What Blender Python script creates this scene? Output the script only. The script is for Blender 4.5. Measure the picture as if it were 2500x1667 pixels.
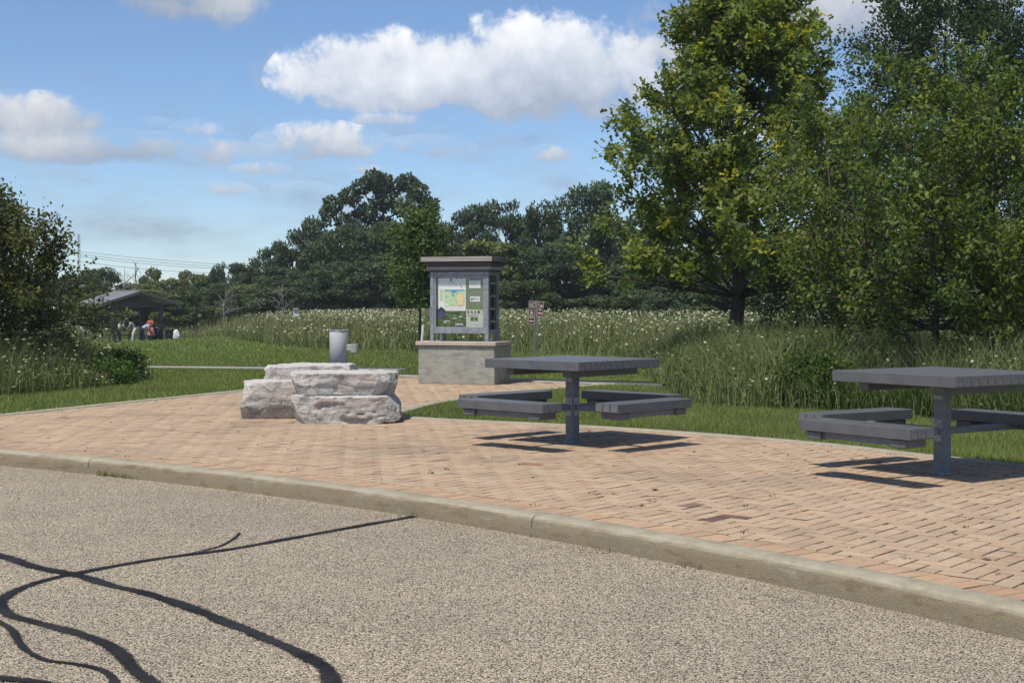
import bpy, math, random
import numpy as np
from mathutils import Vector, Matrix, noise as mnoise, Quaternion

S = bpy.context.scene
for o in list(bpy.data.objects): bpy.data.objects.remove(o)
COL = S.collection
R = math.radians

# ------------------------------------------------------------------ camera, sky, sun, exposure
F_PX, HOR, CH = 3472.0, 741.0, 1.263           # focal length in photo pixels, horizon row, lens height above paving
PITCH = math.atan2(833.5 - HOR, F_PX)
cam_d = bpy.data.cameras.new('camera'); cam = bpy.data.objects.new('camera', cam_d); COL.objects.link(cam)
cam_d.sensor_width = 36.0; cam_d.lens = 50.0; cam_d.clip_end = 6000.0; cam_d.clip_start = 0.05
cam.location = (0, 0, CH); cam.rotation_euler = (math.pi/2 - PITCH, 0, 0)
S.camera = cam

SUN_EL, SUN_DIR = 63.0, (-0.60, -0.80)          # sun behind the camera, to the left
sun_az = math.atan2(SUN_DIR[0], SUN_DIR[1])
sd = bpy.data.lights.new('sun', 'SUN'); sun = bpy.data.objects.new('sun', sd); COL.objects.link(sun)
sd.energy = 3.05; sd.angle = R(3.2); sd.color = (1.0, 0.92, 0.78)
tosun = Vector((SUN_DIR[0]*math.cos(R(SUN_EL)), SUN_DIR[1]*math.cos(R(SUN_EL)), math.sin(R(SUN_EL))))
sun.rotation_euler = tosun.to_track_quat('Z', 'Y').to_euler()
sun.location = tosun*60

S.view_settings.view_transform = 'Standard'; S.view_settings.look = 'None'
S.view_settings.gamma = 1.0; S.view_settings.use_curve_mapping = False
S.view_settings.exposure = 0.66
S.render.engine = 'CYCLES'

class NT:
    """tiny helper for node trees"""
    def __init__(s, tree): s.t = tree; s.t.nodes.clear()
    def n(s, typ, **kw):
        nd = s.t.nodes.new(typ)
        ins = kw.pop('ins', {})
        for k, v in kw.items(): setattr(nd, k, v)
        for k, v in ins.items():
            sk = nd.inputs[k]
            if isinstance(v, bpy.types.NodeSocket): s.t.links.new(v, sk)
            else: sk.default_value = v
        return nd
    def m(s, op, a, b=0.0, c=0.0, clamp=False):
        nd = s.n('ShaderNodeMath', operation=op, use_clamp=clamp)
        for i, v in enumerate((a, b, c)):
            if isinstance(v, bpy.types.NodeSocket): s.t.links.new(v, nd.inputs[i])
            else: nd.inputs[i].default_value = v
        return nd.outputs[0]
    def ss(s, x, lo, hi):
        nd = s.n('ShaderNodeMapRange', interpolation_type='SMOOTHSTEP')
        s.t.links.new(x, nd.inputs[0]); nd.inputs[1].default_value = lo; nd.inputs[2].default_value = hi
        return nd.outputs[0]
    def mix(s, fac, a, b, blend='MIX'):
        nd = s.n('ShaderNodeMix', data_type='RGBA', blend_type=blend)
        for k, v in ((0, fac), (6, a), (7, b)):
            if isinstance(v, bpy.types.NodeSocket): s.t.links.new(v, nd.inputs[k])
            else: nd.inputs[k].default_value = v if k == 0 else (tuple(v) + (1.0,))[:4]
        return nd.outputs[2]
    def noise(s, vec, scale, detail=4, rough=0.55, dist=0.0):
        nd = s.n('ShaderNodeTexNoise', ins={'Scale': scale, 'Detail': detail, 'Roughness': rough, 'Distortion': dist})
        if vec is not None: s.t.links.new(vec, nd.inputs['Vector'])
        return nd.outputs[0]
    def ramp(s, fac, stops):
        nd = s.n('ShaderNodeValToRGB'); s.t.links.new(fac, nd.inputs[0])
        el = nd.color_ramp.elements
        while len(el) < len(stops): el.new(0.5)
        for e, (p, c) in zip(el, stops): e.position = p; e.color = (tuple(c) + (1.0,))[:4]
        return nd.outputs[0]
    def link(s, a, b): s.t.links.new(a, b)

def px2ang(px, py): return math.atan((px-1250)/F_PX), math.atan((HOR-py)/F_PX)

world = bpy.data.worlds.new('World'); S.world = world; world.use_nodes = True
w = NT(world.node_tree)
sky = w.n('ShaderNodeTexSky', sky_type='NISHITA', sun_disc=False)
sky.sun_elevation = R(SUN_EL); sky.sun_rotation = sun_az; sky.altitude = 1200; sky.air_density = 0.95
sky.dust_density = 0.15; sky.ozone_density = 2.5
SKY_STRENGTH = 0.084
tc = w.n('ShaderNodeTexCoord'); d = tc.outputs['Generated']
sx = w.n('ShaderNodeSeparateXYZ'); w.link(d, sx.inputs[0])
X, Y, Z = sx.outputs
az = w.m('ARCTAN2', X, Y); el = w.m('ARCSINE', Z)
n1 = w.noise(d, 26, 5, 0.6); n2 = w.noise(d, 62, 5, 0.62); n3 = w.noise(d, 11, 1, 0.5)
fb = w.m('ADD', w.m('MULTIPLY', w.m('SUBTRACT', n1, 0.5), 2.6), w.m('MULTIPLY', w.m('SUBTRACT', n2, 0.5), 1.9))
fb = w.m('MULTIPLY_ADD', w.m('SUBTRACT', n3, 0.5), 1.6, fb)
# (px, py, half width, up, down, density, whiteness)
CL = [(990, 205, 275, 120, 66, 1.22, 1.0), (1330, 200, 300, 140, 95, 1.3, 1.0), (470, 10, 200, 95, 80, 1.0, 0.42), (90, 320, 175, 62, 46, 1.0, 0.5),
      (240, 385, 360, 48, 34, 0.95, 0.38), (480, 328, 75, 30, 26, 0.42, 0.8), (385, 315, 50, 20, 16, 0.25, 0.8),
      (790, 365, 165, 62, 45, 0.85, 0.75), (1045, 368, 130, 40, 30, 0.6, 0.6), (1350, 385, 100, 38, 28, 0.4, 0.55),
      (950, 298, 110, 26, 20, 0.4, 0.5), (550, 470, 100, 26, 20, 0.3, 0.5), (740, 466, 95, 28, 22, 0.32, 0.5),
      (890, 418, 70, 18, 14, 0.45, 0.6), (2060, 60, 520, 110, 95, 1.0, 0.36), (1640, 130, 120, 60, 60, 0.7, 0.6), (640, 420, 90, 24, 22, 0.42, .55), (2000, 330, 500, 60, 60, .5, .6)]
den = None
for (px, py, hw, up, dn, k, wh) in CL:
    a0, e0 = px2ang(px, py); dn = min(dn, up)
    da = w.m('MULTIPLY_ADD', az, F_PX/hw, -a0*F_PX/hw)
    dv = w.m('MINIMUM', w.m('MULTIPLY_ADD', el, F_PX/up, -e0*F_PX/up), w.m('MULTIPLY_ADD', el, F_PX/dn, -e0*F_PX/dn))
    q = w.m('SUBTRACT', k, w.m('MULTIPLY_ADD', dv, dv, w.m('MULTIPLY', da, da)))
    pos = w.m('MAXIMUM', w.m('ADD', q, 0.35), 0.0)
    ww = w.m('MULTIPLY', pos, pos)
    if den is None: den, num, hn, sw = q, w.m('MULTIPLY', ww, wh), w.m('MULTIPLY', ww, dv), ww
    else:
        den = w.m('MAXIMUM', den, q); num = w.m('MULTIPLY_ADD', ww, wh, num)
        hn = w.m('MULTIPLY_ADD', ww, dv, hn); sw = w.m('ADD', sw, ww)
sw = w.m('ADD', sw, 1e-4); wht = w.m('DIVIDE', num, sw); hgt = w.m('DIVIDE', hn, sw)
# the same broken cumulus cover goes on outside the frame
zz = w.m('ADD', w.m('MAXIMUM', Z, 0.0), 0.16)
cv = w.n('ShaderNodeCombineXYZ'); w.link(w.m('DIVIDE', X, zz), cv.inputs[0]); w.link(w.m('DIVIDE', Y, zz), cv.inputs[1])
g1 = w.noise(cv.outputs[0], 1.1, 4, 0.55)
out = w.m('MAXIMUM', w.ss(w.m('ABSOLUTE', az), 0.40, 0.52), w.ss(el, 0.24, 0.34))
gq = w.m('MULTIPLY', w.m('SUBTRACT', g1, 0.53), 6.0)
den = w.m('MAXIMUM', den, w.m('SUBTRACT', gq, w.m('MULTIPLY', w.m('SUBTRACT', 1.0, out), 9.0)))
wht = w.m('ADD', w.m('MULTIPLY', wht, w.m('SUBTRACT', 1.0, out)), w.m('MULTIPLY', out, 0.6))
body = w.m('ADD', den, fb)
alpha = w.m('MULTIPLY', w.ss(body, -0.12, 0.72), w.ss(el, 0.0, 0.06))
wv = w.n('ShaderNodeCombineXYZ'); w.link(w.m('MULTIPLY', az, 9.0), wv.inputs[0]); w.link(w.m('MULTIPLY', el, 34.0), wv.inputs[1])
wisp = w.m('MULTIPLY', w.ss(w.noise(wv.outputs[0], 1.0, 5, 0.62), 0.43, 0.74), w.m('MULTIPLY', w.ss(el, 0.012, 0.05), w.m('SUBTRACT', 1.0, w.ss(el, 0.10, 0.19))))
soft = w.m('ADD', 0.42, w.m('MULTIPLY', wht, 0.58))
alpha = w.m('MULTIPLY', alpha, w.m('MINIMUM', w.m('ADD', soft, w.m('MULTIPLY', w.ss(body, .3, 1.2), .3)), 1.0))
lit = w.m('ADD', w.m('MULTIPLY', hgt, 0.36), w.m('MULTIPLY', w.m('SUBTRACT', n1, 0.5), 0.9))
lit = w.m('ADD', lit, w.m('MULTIPLY', w.m('SUBTRACT', n3, 0.5), 1.0))
lit = w.m('ADD', w.m('ADD', lit, 0.35), w.m('MULTIPLY', w.m('SUBTRACT', n2, .5), .5), clamp=True)
lum = w.m('MULTIPLY', w.m('ADD', 0.52, w.m('MULTIPLY', lit, 0.55)), w.m('ADD', 0.62, w.m('MULTIPLY', wht, 0.42)))
shade = w.mix(lit, (0.74, 0.87, 1.10), (1.0, 0.99, 0.98))
ccol = w.n('ShaderNodeVectorMath', operation='SCALE'); w.link(shade, ccol.inputs[0])
w.link(w.m('MULTIPLY', lum, 0.66/SKY_STRENGTH), ccol.inputs['Scale'])
skyt = w.mix(1.0, sky.outputs[0], (0.80, 0.89, 1.0), 'MULTIPLY')
alpha = w.m('MAXIMUM', alpha, w.m('MULTIPLY', wisp, 0.62))
fin = w.mix(alpha, skyt, ccol.outputs[0])
bg = w.n('ShaderNodeBackground', ins={'Strength': SKY_STRENGTH}); w.link(fin, bg.inputs[0])
wo = w.n('ShaderNodeOutputWorld'); w.link(bg.outputs[0], wo.inputs[0])

# ------------------------------------------------------------------ helpers
def G(px, py, z=0.0):
    """ground point seen at a photo pixel"""
    dx = (px-1250)/F_PX; dz = -(py-833.5)/F_PX
    dy = math.cos(PITCH)+dz*math.sin(PITCH); dd = -math.sin(PITCH)+dz*math.cos(PITCH)
    t = (z-CH)/dd
    return dx*t, dy*t
def sstep(x, a, b):
    t = np.clip((np.asarray(x, float)-a)/(b-a), 0, 1); return t*t*(3-2*t)
def terrain(x, y):
    x = np.asarray(x, float); y = np.asarray(y, float)
    z = -0.03 - 1.08*sstep(y, 33, 84)*sstep(-x, 9, 20) - 0.25*sstep(y, 70, 140)
    return z + 0.02*np.sin(x*0.9+1.3*np.sin(y*.31))*np.sin(y*0.7)*sstep(y, 24, 34)
def tz(x, y): return float(terrain(x, y))

def tag(o, label=None, cat=None, group=None, kind=None):
    if label: o['label'] = label
    if cat: o['category'] = cat
    if group: o['group'] = group
    if kind: o['kind'] = kind
    return o
def link(o, parent=None):
    COL.objects.link(o)
    if parent is not None: o.parent = parent
    return o
def empty(name, loc=(0, 0, 0), rz=0.0, parent=None):
    o = bpy.data.objects.new(name, None); o.empty_display_size = 0.2
    o.location = loc; o.rotation_euler = (0, 0, rz)
    return link(o, parent)
def copy_tree(o, parent=None):
    c = o.copy(); COL.objects.link(c)
    if parent is not None: c.parent = parent
    for ch in list(o.children): copy_tree(ch, c)
    return c

def np_mesh(name, V, Fc, mat, parent=None, tint=None, smooth=False):
    """V (n,3), Fc (m,k) all faces same size"""
    V = np.ascontiguousarray(V, dtype=np.float32); Fc = np.ascontiguousarray(Fc, dtype=np.int32)
    me = bpy.data.meshes.new(name); k = Fc.shape[1]
    me.vertices.add(len(V)); me.vertices.foreach_set('co', V.ravel())
    me.loops.add(Fc.size); me.loops.foreach_set('vertex_index', Fc.ravel())
    me.polygons.add(len(Fc)); me.polygons.foreach_set('loop_start', np.arange(0, Fc.size, k, dtype=np.int32))
    try: me.polygons.foreach_set('loop_total', np.full(len(Fc), k, dtype=np.int32))
    except Exception: pass
    if smooth: me.polygons.foreach_set('use_smooth', np.ones(len(Fc), dtype=bool))
    me.update(calc_edges=True)
    if tint is not None:
        at = me.attributes.new('tint', 'FLOAT_COLOR', 'POINT')
        c = np.ones((len(V), 4), np.float32); c[:, :3] = tint; at.data.foreach_set('color', c.ravel())
    me.materials.append(mat)
    return link(bpy.data.objects.new(name, me), parent)

class MB:
    def __init__(s): s.v = []; s.f = []
    def add(s, vs, fs):
        b = len(s.v); s.v += [tuple(v) for v in vs]; s.f += [tuple(i+b for i in q) for q in fs]; return s
    def box(s, c, h, M=None, ch=0.0):
        """centre, half sizes, optional matrix, chamfer"""
        cx, cy, cz = c; hx, hy, hz = h
        if ch <= 0:
            vs = [Vector((cx+a*hx, cy+b*hy, cz+e*hz)) for e in (-1, 1) for b in (-1, 1) for a in (-1, 1)]
            fs = [(0, 2, 3, 1), (4, 5, 7, 6), (0, 1, 5, 4), (1, 3, 7, 5), (3, 2, 6, 7), (2, 0, 4, 6)]
        else:
            vs = []; ix = {}
            for e in (-1, 1):
                for b in (-1, 1):
                    for a in (-1, 1):
                        for ax in range(3):
                            p = [cx+a*(hx-(ch if ax != 0 else 0)), cy+b*(hy-(ch if ax != 1 else 0)), cz+e*(hz-(ch if ax != 2 else 0))]
                            ix[(a, b, e, ax)] = len(vs); vs.append(Vector(p))
            fs = []
            for sg in (-1, 1):
                for ax, q in ((0, [(sg, -1, -1), (sg, 1, -1), (sg, 1, 1), (sg, -1, 1)]), (1, [(1, sg, -1), (-1, sg, -1), (-1, sg, 1), (1, sg, 1)]), (2, [(-1, -1, sg), (1, -1, sg), (1, 1, sg), (-1, 1, sg)])):
                    f = [ix[t+(ax,)] for t in q]; fs.append(f if sg > 0 else f[::-1])
            for a in (-1, 1):
                for b in (-1, 1):
                    fs.append([ix[(a, b, -1, 0)], ix[(a, b, 1, 0)], ix[(a, b, 1, 1)], ix[(a, b, -1, 1)]])
                    fs.append([ix[(a, -1, b, 0)], ix[(a, 1, b, 0)], ix[(a, 1, b, 2)], ix[(a, -1, b, 2)]])
                    fs.append([ix[(-1, a, b, 1)], ix[(1, a, b, 1)], ix[(1, a, b, 2)], ix[(-1, a, b, 2)]])
                    for e in (-1, 1): fs.append([ix[(a, b, e, 0)], ix[(a, b, e, 1)], ix[(a, b, e, 2)]])
        if M is not None: vs = [M @ v for v in vs]
        return s.add(vs, fs)
    def tube(s, pts, rad, n=8, cap=True):
        pts = [Vector(p) for p in pts]
        if not hasattr(rad, '__len__'): rad = [rad]*len(pts)
        b = len(s.v); up = Vector((0, 0, 1)); prev = None
        for i, p in enumerate(pts):
            t = (pts[min(i+1, len(pts)-1)]-pts[max(i-1, 0)])
            t = t.normalized() if t.length > 1e-9 else up
            if prev is None: a = t.cross(Vector((0, 1, 0)) if abs(t.y) < 0.9 else Vector((1, 0, 0))).normalized()
            else: a = (prev - t*prev.dot(t)).normalized()
            prev = a; c = t.cross(a)
            for k in range(n):
                an = 2*math.pi*k/n
                s.v.append(tuple(p + (a*math.cos(an)+c*math.sin(an))*rad[i]))
        for i in range(len(pts)-1):
            for k in range(n):
                k2 = (k+1) % n
                s.f.append((b+i*n+k, b+i*n+k2, b+(i+1)*n+k2, b+(i+1)*n+k))
        if cap:
            s.f.append(tuple(b+k for k in range(n))[::-1]); s.f.append(tuple(b+(len(pts)-1)*n+k for k in range(n)))
        return s
    def lathe(s, prof, n=24, c=(0, 0, 0)):
        b = len(s.v)
        for r, z in prof:
            for k in range(n):
                a = 2*math.pi*k/n; s.v.append((c[0]+r*math.cos(a), c[1]+r*math.sin(a), c[2]+z))
        for i in range(len(prof)-1):
            for k in range(n):
                k2 = (k+1) % n; s.f.append((b+i*n+k, b+i*n+k2, b+(i+1)*n+k2, b+(i+1)*n+k))
        s.f.append(tuple(b+k for k in range(n))[::-1]); s.f.append(tuple(b+(len(prof)-1)*n+k for k in range(n)))
        return s
    def prism(s, poly, y0, y1):
        """polygon in (x,z), extruded along y"""
        b = len(s.v); n = len(poly)
        s.v += [(x, y0, z) for x, z in poly] + [(x, y1, z) for x, z in poly]
        s.f.append(tuple(b+i for i in range(n))); s.f.append(tuple(b+n+i for i in range(n))[::-1])
        for i in range(n):
            j = (i+1) % n; s.f.append((b+i, b+n+i, b+n+j, b+j))
        return s
    def build(s, name, mat, parent=None, smooth=False, loc=None):
        me = bpy.data.meshes.new(name); me.from_pydata(s.v, [], s.f); me.update()
        me.materials.append(mat)
        if smooth:
            for p in me.polygons: p.use_smooth = True
        o = link(bpy.data.objects.new(name, me), parent)
        if loc is not None: o.location = loc
        return o

# ------------------------------------------------------------------ materials
def new_mat(name):
    m = bpy.data.materials.new(name); m.use_nodes = True
    t = NT(m.node_tree); o = t.n('ShaderNodeOutputMaterial')
    return m, t, o
def pbr(t, o, col, rough=0.7, spec=0.3, metal=0.0, bump=None, bstr=0.3, bdist=0.01):
    p = t.n('ShaderNodeBsdfPrincipled')
    for k, v in (('Base Color', col), ('Roughness', rough), ('Specular IOR Level', spec), ('Metallic', metal)):
        if isinstance(v, bpy.types.NodeSocket): t.link(v, p.inputs[k])
        else: p.inputs[k].default_value = (tuple(v)+(1.0,))[:4] if k == 'Base Color' else v
    if bump is not None:
        b = t.n('ShaderNodeBump', ins={'Strength': bstr, 'Distance': bdist}); t.link(bump, b.inputs['Height'])
        t.link(b.outputs[0], p.inputs['Normal'])
    t.link(p.outputs[0], o.inputs[0]); return p
def coord(t, kind='Object'): return t.n('ShaderNodeTexCoord').outputs[kind]
def wpos(t): return t.n('ShaderNodeNewGeometry').outputs['Position']
def stretch(t, v, sc):
    m = t.n('ShaderNodeMapping'); m.inputs['Scale'].default_value = sc; t.link(v, m.inputs['Vector']); return m.outputs[0]
def simple(name, c1, c2, scale=8, rough=0.7, spec=0.3, metal=0.0, bstr=0.2, bdist=0.004, st=(1, 1, 1), world=False, fine=60, c3=None):
    m, t, o = new_mat(name)
    v = stretch(t, wpos(t) if world else coord(t), st)
    n = t.noise(v, scale, 5, 0.6); nf = t.noise(v, fine, 3, 0.6)
    a = t.m('ADD', t.m('MULTIPLY', n, 0.7), t.m('MULTIPLY', nf, 0.3))
    stops = [(0.32, c1), (0.68, c2)] + ([(0.8, c3)] if c3 else [])
    pbr(t, o, t.ramp(a, stops), rough, spec, metal, nf, bstr, bdist)
    return m

def mat_foliage(name, rough=0.5, trans=0.35, spec=0.35):
    m, t, o = new_mat(name)
    at = t.n('ShaderNodeAttribute', attribute_name='tint'); c = at.outputs['Color']
    p = t.n('ShaderNodeBsdfPrincipled', ins={'Roughness': rough, 'Specular IOR Level': spec}); t.link(c, p.inputs['Base Color'])
    tr = t.n('ShaderNodeBsdfTranslucent')
    t.link(t.mix(1.0, c, (1.5, 1.6, 0.7), 'MULTIPLY'), tr.inputs[0])
    mx = t.n('ShaderNodeMixShader', ins={0: trans}); t.link(p.outputs[0], mx.inputs[1]); t.link(tr.outputs[0], mx.inputs[2])
    t.link(mx.outputs[0], o.inputs[0]); return m

def mat_brick():
    m, t, o = new_mat('clay_paver')
    at = t.n('ShaderNodeAttribute', attribute_name='tint').outputs['Color']
    oc = t.n('ShaderNodeObjectInfo').outputs['Color']
    base = t.mix(1.0, at, oc, 'MULTIPLY')
    v = wpos(t); n = t.noise(v, 3.0, 5, 0.6); nf = t.noise(v, 160, 3, 0.7); nl = t.noise(v, 0.55, 4, 0.6); nm = t.noise(v, 38, 4, 0.65)
    c = t.mix(1.0, base, t.ramp(nf, [(0.28, (0.55, 0.55, 0.55)), (0.5, (1, 1, 1)), (0.72, (1.32, 1.32, 1.3))]), 'MULTIPLY')
    c = t.mix(t.ss(n, 0.45, 0.75), c, t.mix(1.0, c, (0.80, 0.80, 0.84), 'MULTIPLY'))
    c = t.mix(t.ss(nl, 0.48, 0.72), c, t.mix(1.0, c, (0.76, 0.77, 0.82), 'MULTIPLY'))
    c = t.mix(t.ss(nm, 0.60, 0.78), c, (0.10, 0.085, 0.07))
    pbr(t, o, c, 0.88, 0.2, 0, t.m('ADD', nf, nm), 0.45, 0.004); return m

def mat_road():
    m, t, o = new_mat('chip_seal_asphalt')
    v = wpos(t)
    vo = t.n('ShaderNodeTexVoronoi', feature='F1', ins={'Scale': 120.0, 'Randomness': 1.0}); t.link(v, vo.inputs['Vector'])
    vc = t.n('ShaderNodeSeparateColor'); t.link(vo.outputs['Color'], vc.inputs[0])
    chip = t.ramp(vc.outputs[0], [(0.0, (0.06, 0.05, 0.04)), (0.10, (0.26, 0.215, 0.155)), (0.30, (0.43, 0.36, 0.27)), (0.60, (0.51, 0.43, 0.325)), (0.86, (0.61, 0.525, 0.405)), (1.0, (0.71, 0.63, 0.51))])
    gap = t.ss(vo.outputs['Distance'], 0.0078*100*0.55, 0.0078*100*0.95)
    c = t.mix(gap, chip, (0.05, 0.043, 0.038))
    nl = t.noise(v, 0.35, 4, 0.6); n2 = t.noise(v, 2.2, 5, 0.65); n3 = t.noise(v, 30, 4, .7)
    c = t.mix(t.m('MULTIPLY', t.ss(n3, 0.54, 0.74), .6), c, (0.10, 0.08, 0.062))
    c = t.mix(1.0, c, t.ramp(nl, [(0.35, (0.86, 0.87, 0.88)), (0.6, (1.0, 1.0, 1.0)), (0.75, (1.03, 1.01, 0.98))]), 'MULTIPLY')
    c = t.mix(1.0, c, t.ramp(n2, [(0.3, (0.88, 0.885, 0.89)), (0.65, (1.04, 1.04, 1.03))]), 'MULTIPLY')
    c = t.mix(t.m('MULTIPLY', t.ss(t.noise(v, 1.1, 6, 0.75), 0.54, 0.72), .38), c, (0.12, 0.105, 0.085))
    h = t.m('SUBTRACT', t.m('MULTIPLY', vc.outputs[1], 0.6), vo.outputs['Distance'])
    pbr(t, o, c, 0.85, 0.25, 0, h, 0.7, 0.006); return m

def mat_tar():
    m, t, o = new_mat('crack_seal_tar')
    v = wpos(t); n = t.noise(v, 95, 5, 0.8); n2 = t.noise(v, 5, 3, .6)
    at = t.n('ShaderNodeAttribute', attribute_name='tint')
    edge = t.m('MULTIPLY', at.outputs['Fac'], 1.0)
    a = t.m('GREATER_THAN', t.m('ADD', edge, t.m('MULTIPLY', t.m('SUBTRACT', n, 0.5), 2.4)), 0.40)
    p = t.n('ShaderNodeBsdfPrincipled', ins={'Roughness': 0.7, 'Specular IOR Level': 0.15})
    t.link(t.ramp(n2, [(0.35, (0.010, 0.010, 0.011)), (0.7, (0.03, 0.029, 0.029))]), p.inputs['Base Color'])
    b = t.n('ShaderNodeBump', ins={'Strength': 0.5, 'Distance': 0.004}); t.link(n, b.inputs['Height']); t.link(b.outputs[0], p.inputs['Normal'])
    tr = t.n('ShaderNodeBsdfTransparent'); mx = t.n('ShaderNodeMixShader'); t.link(a, mx.inputs[0])
    t.link(tr.outputs[0], mx.inputs[1]); t.link(p.outputs[0], mx.inputs[2]); t.link(mx.outputs[0], o.inputs[0]); return m

def mat_concrete(name, c1, c2, stain=None, sc=1.0, face=None):
    m, t, o = new_mat(name)
    v = wpos(t); n = t.noise(v, 2.5*sc, 6, 0.65); nf = t.noise(v, 140*sc, 3, 0.7); st = t.noise(stretch(t, v, (1.4, 1.4, 5.0)), 3.0*sc, 6, 0.7)
    c = t.ramp(t.m('ADD', t.m('MULTIPLY', n, 0.6), t.m('MULTIPLY', nf, 0.4)), [(0.3, c1), (0.7, c2)])
    if stain: c = t.mix(t.m('MULTIPLY', t.ss(t.m('ADD', t.m('MULTIPLY', st, .55), t.m('MULTIPLY', t.noise(v, 9, 6, .75), .45)), 0.42, 0.66), .8), c, stain)
    if face:                                        # darker brown mottle, masked by normal to the upright face
        gz_ = t.n('ShaderNodeSeparateXYZ'); t.link(t.n('ShaderNodeNewGeometry').outputs['True Normal'], gz_.inputs[0])
        fm = t.m('SUBTRACT', 1.0, t.ss(gz_.outputs[2], 0.15, 0.75)); fs = t.ramp(t.m('ADD', t.m('MULTIPLY', st, .75), t.m('MULTIPLY', nf, .25)), [(0.36, (.31, .275, .205)), (0.45, (.20, .17, .125)), (0.52, (.27, .22, .145)), (0.58, (.17, .135, .09)), (0.68, (.26, .20, .11))])
        c = t.mix(t.m('MULTIPLY', fm, .88), c, fs)
    pit = t.ss(t.noise(v, 48*sc, 2, 0.5), 0.68, 0.78)
    c = t.mix(t.m('MULTIPLY', pit, 0.55), c, (0.10, 0.085, 0.06))
    pbr(t, o, c, 0.9, 0.2, 0, t.m('ADD', nf, t.m('MULTIPLY', n, 1.5)), 0.7, 0.008); return m

def mat_rock():
    m, t, o = new_mat('weathered_limestone')
    v = coord(t); s1 = stretch(t, v, (1.2, 1.2, 9)); 
    n = t.noise(v, 2.3, 5, 0.6, 0.6); b = t.noise(s1, 3.2, 6, 0.65, 0.5); f = t.noise(v, 55, 4, 0.7); k = t.noise(v, 4.2, 3, 0.55, 1.0)
    c = t.ramp(b, [(0.30, (0.20, 0.19, 0.18)), (0.40, (0.42, 0.40, 0.38)), (0.55, (0.49, 0.475, 0.45)), (0.75, (0.60, 0.59, 0.575))])
    c = t.mix(t.m('MULTIPLY', t.ss(n, 0.46, 0.60), 0.8), c, t.mix(1.0, c, (0.90, 0.80, 0.76), 'MULTIPLY'))
    c = t.mix(t.m('MULTIPLY', t.ss(k, 0.55, 0.64), 0.7), c, (0.21, 0.205, 0.20))
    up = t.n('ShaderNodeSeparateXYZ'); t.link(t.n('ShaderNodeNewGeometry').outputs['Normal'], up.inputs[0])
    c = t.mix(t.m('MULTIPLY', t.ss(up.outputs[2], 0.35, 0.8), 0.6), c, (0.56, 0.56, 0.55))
    c = t.mix(1.0, c, t.ramp(f, [(0.3, (0.68, 0.68, 0.68)), (0.6, (1.05, 1.05, 1.05))]), 'MULTIPLY')
    pbr(t, o, c, 0.92, 0.15, 0, t.m('ADD', f, t.m('MULTIPLY', b, 2.2)), 0.8, 0.012); return m

def mat_ground():
    m, t, o = new_mat('turf_soil')
    v = wpos(t); n = t.noise(v, 0.8, 6, 0.65); f = t.noise(v, 22, 4, 0.7)
    a = t.m('ADD', t.m('MULTIPLY', n, 0.55), t.m('MULTIPLY', f, 0.45))
    c = t.ramp(a, [(0.3, (0.05, 0.075, 0.02)), (0.5, (0.085, 0.125, 0.032)), (0.72, (0.125, 0.165, 0.05))])
    pbr(t, o, c, 0.95, 0.1, 0, f, 0.6, 0.03); return m

def mat_metal(name, c1, c2, rough=0.5, metal=0.55, scale=9):
    m, t, o = new_mat(name)
    v = coord(t); n = t.noise(stretch(t, v, (1, 1, .45)), scale, 6, 0.7); f = t.noise(v, 90, 3, .6)
    vo = t.n('ShaderNodeTexVoronoi', feature='F1', ins={'Scale': 40.0}); t.link(v, vo.inputs['Vector'])
    sc = t.n('ShaderNodeSeparateColor'); t.link(vo.outputs['Color'], sc.inputs[0])
    a = t.m('ADD', t.m('MULTIPLY', n, .7), t.m('MULTIPLY', sc.outputs[0], .3))
    pbr(t, o, t.ramp(a, [(0.28, c1), (0.72, c2)]), rough, 0.4, metal, f, 0.08, 0.002); return m

def mat_wood(name, c1, c2, axis=0):
    m, t, o = new_mat(name)
    st = [16, 16, 16]; st[axis] = 0.9
    v = coord(t); g = t.noise(stretch(t, v, st), 1.6, 6, 0.7, 0.4); n = t.noise(v, 3, 4, .6)
    a = t.m('ADD', t.m('MULTIPLY', g, .7), t.m('MULTIPLY', n, .3))
    pbr(t, o, t.ramp(a, [(0.3, c1), (0.7, c2)]), 0.85, 0.2, 0, g, 0.5, 0.006); return m

M = {}
M['leaf'] = mat_foliage('leaf', 0.5, 0.38, 0.18)
M['grass'] = mat_foliage('grass_blade', 0.55, 0.30, 0.25)
M['farleaf'] = mat_foliage('far_leaf', 0.65, 0.25, 0.2)
M['petal'] = mat_foliage('white_petal', 0.7, 0.2, 0.1)
M['brick'] = mat_brick(); M['road'] = mat_road(); M['tar'] = mat_tar()
M['kerb'] = mat_concrete('kerb_concrete', (0.27, 0.245, 0.185), (0.43, 0.40, 0.315), (0.25, 0.215, 0.15), 1.0, True)
M['edging'] = mat_concrete('edging_concrete', (0.29, 0.265, 0.21), (0.42, 0.39, 0.32), (0.24, 0.215, 0.165))
M['walk'] = mat_concrete('walk_concrete', (0.25, 0.245, 0.225), (0.34, 0.335, 0.305))
M['kiosk_conc'] = mat_concrete('cast_concrete', (0.27, 0.27, 0.24), (0.43, 0.43, 0.39), (0.21, 0.205, 0.175), 1.0)
M['cap_conc'] = mat_concrete('cap_concrete', (0.42, 0.38, 0.32), (0.55, 0.50, 0.44), (0.38, 0.34, 0.29))
M['path'] = simple('path_asphalt', (0.085, 0.09, 0.105), (0.13, 0.135, 0.15), 6, 0.8, 0.3, 0, .4, .004, world=True)
M['sand'] = simple('joint_sand', (0.018, 0.013, 0.010), (0.05, 0.036, 0.026), 20, 0.95, 0.1, world=True)
M['rock'] = mat_rock(); M['ground'] = mat_ground()
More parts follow.
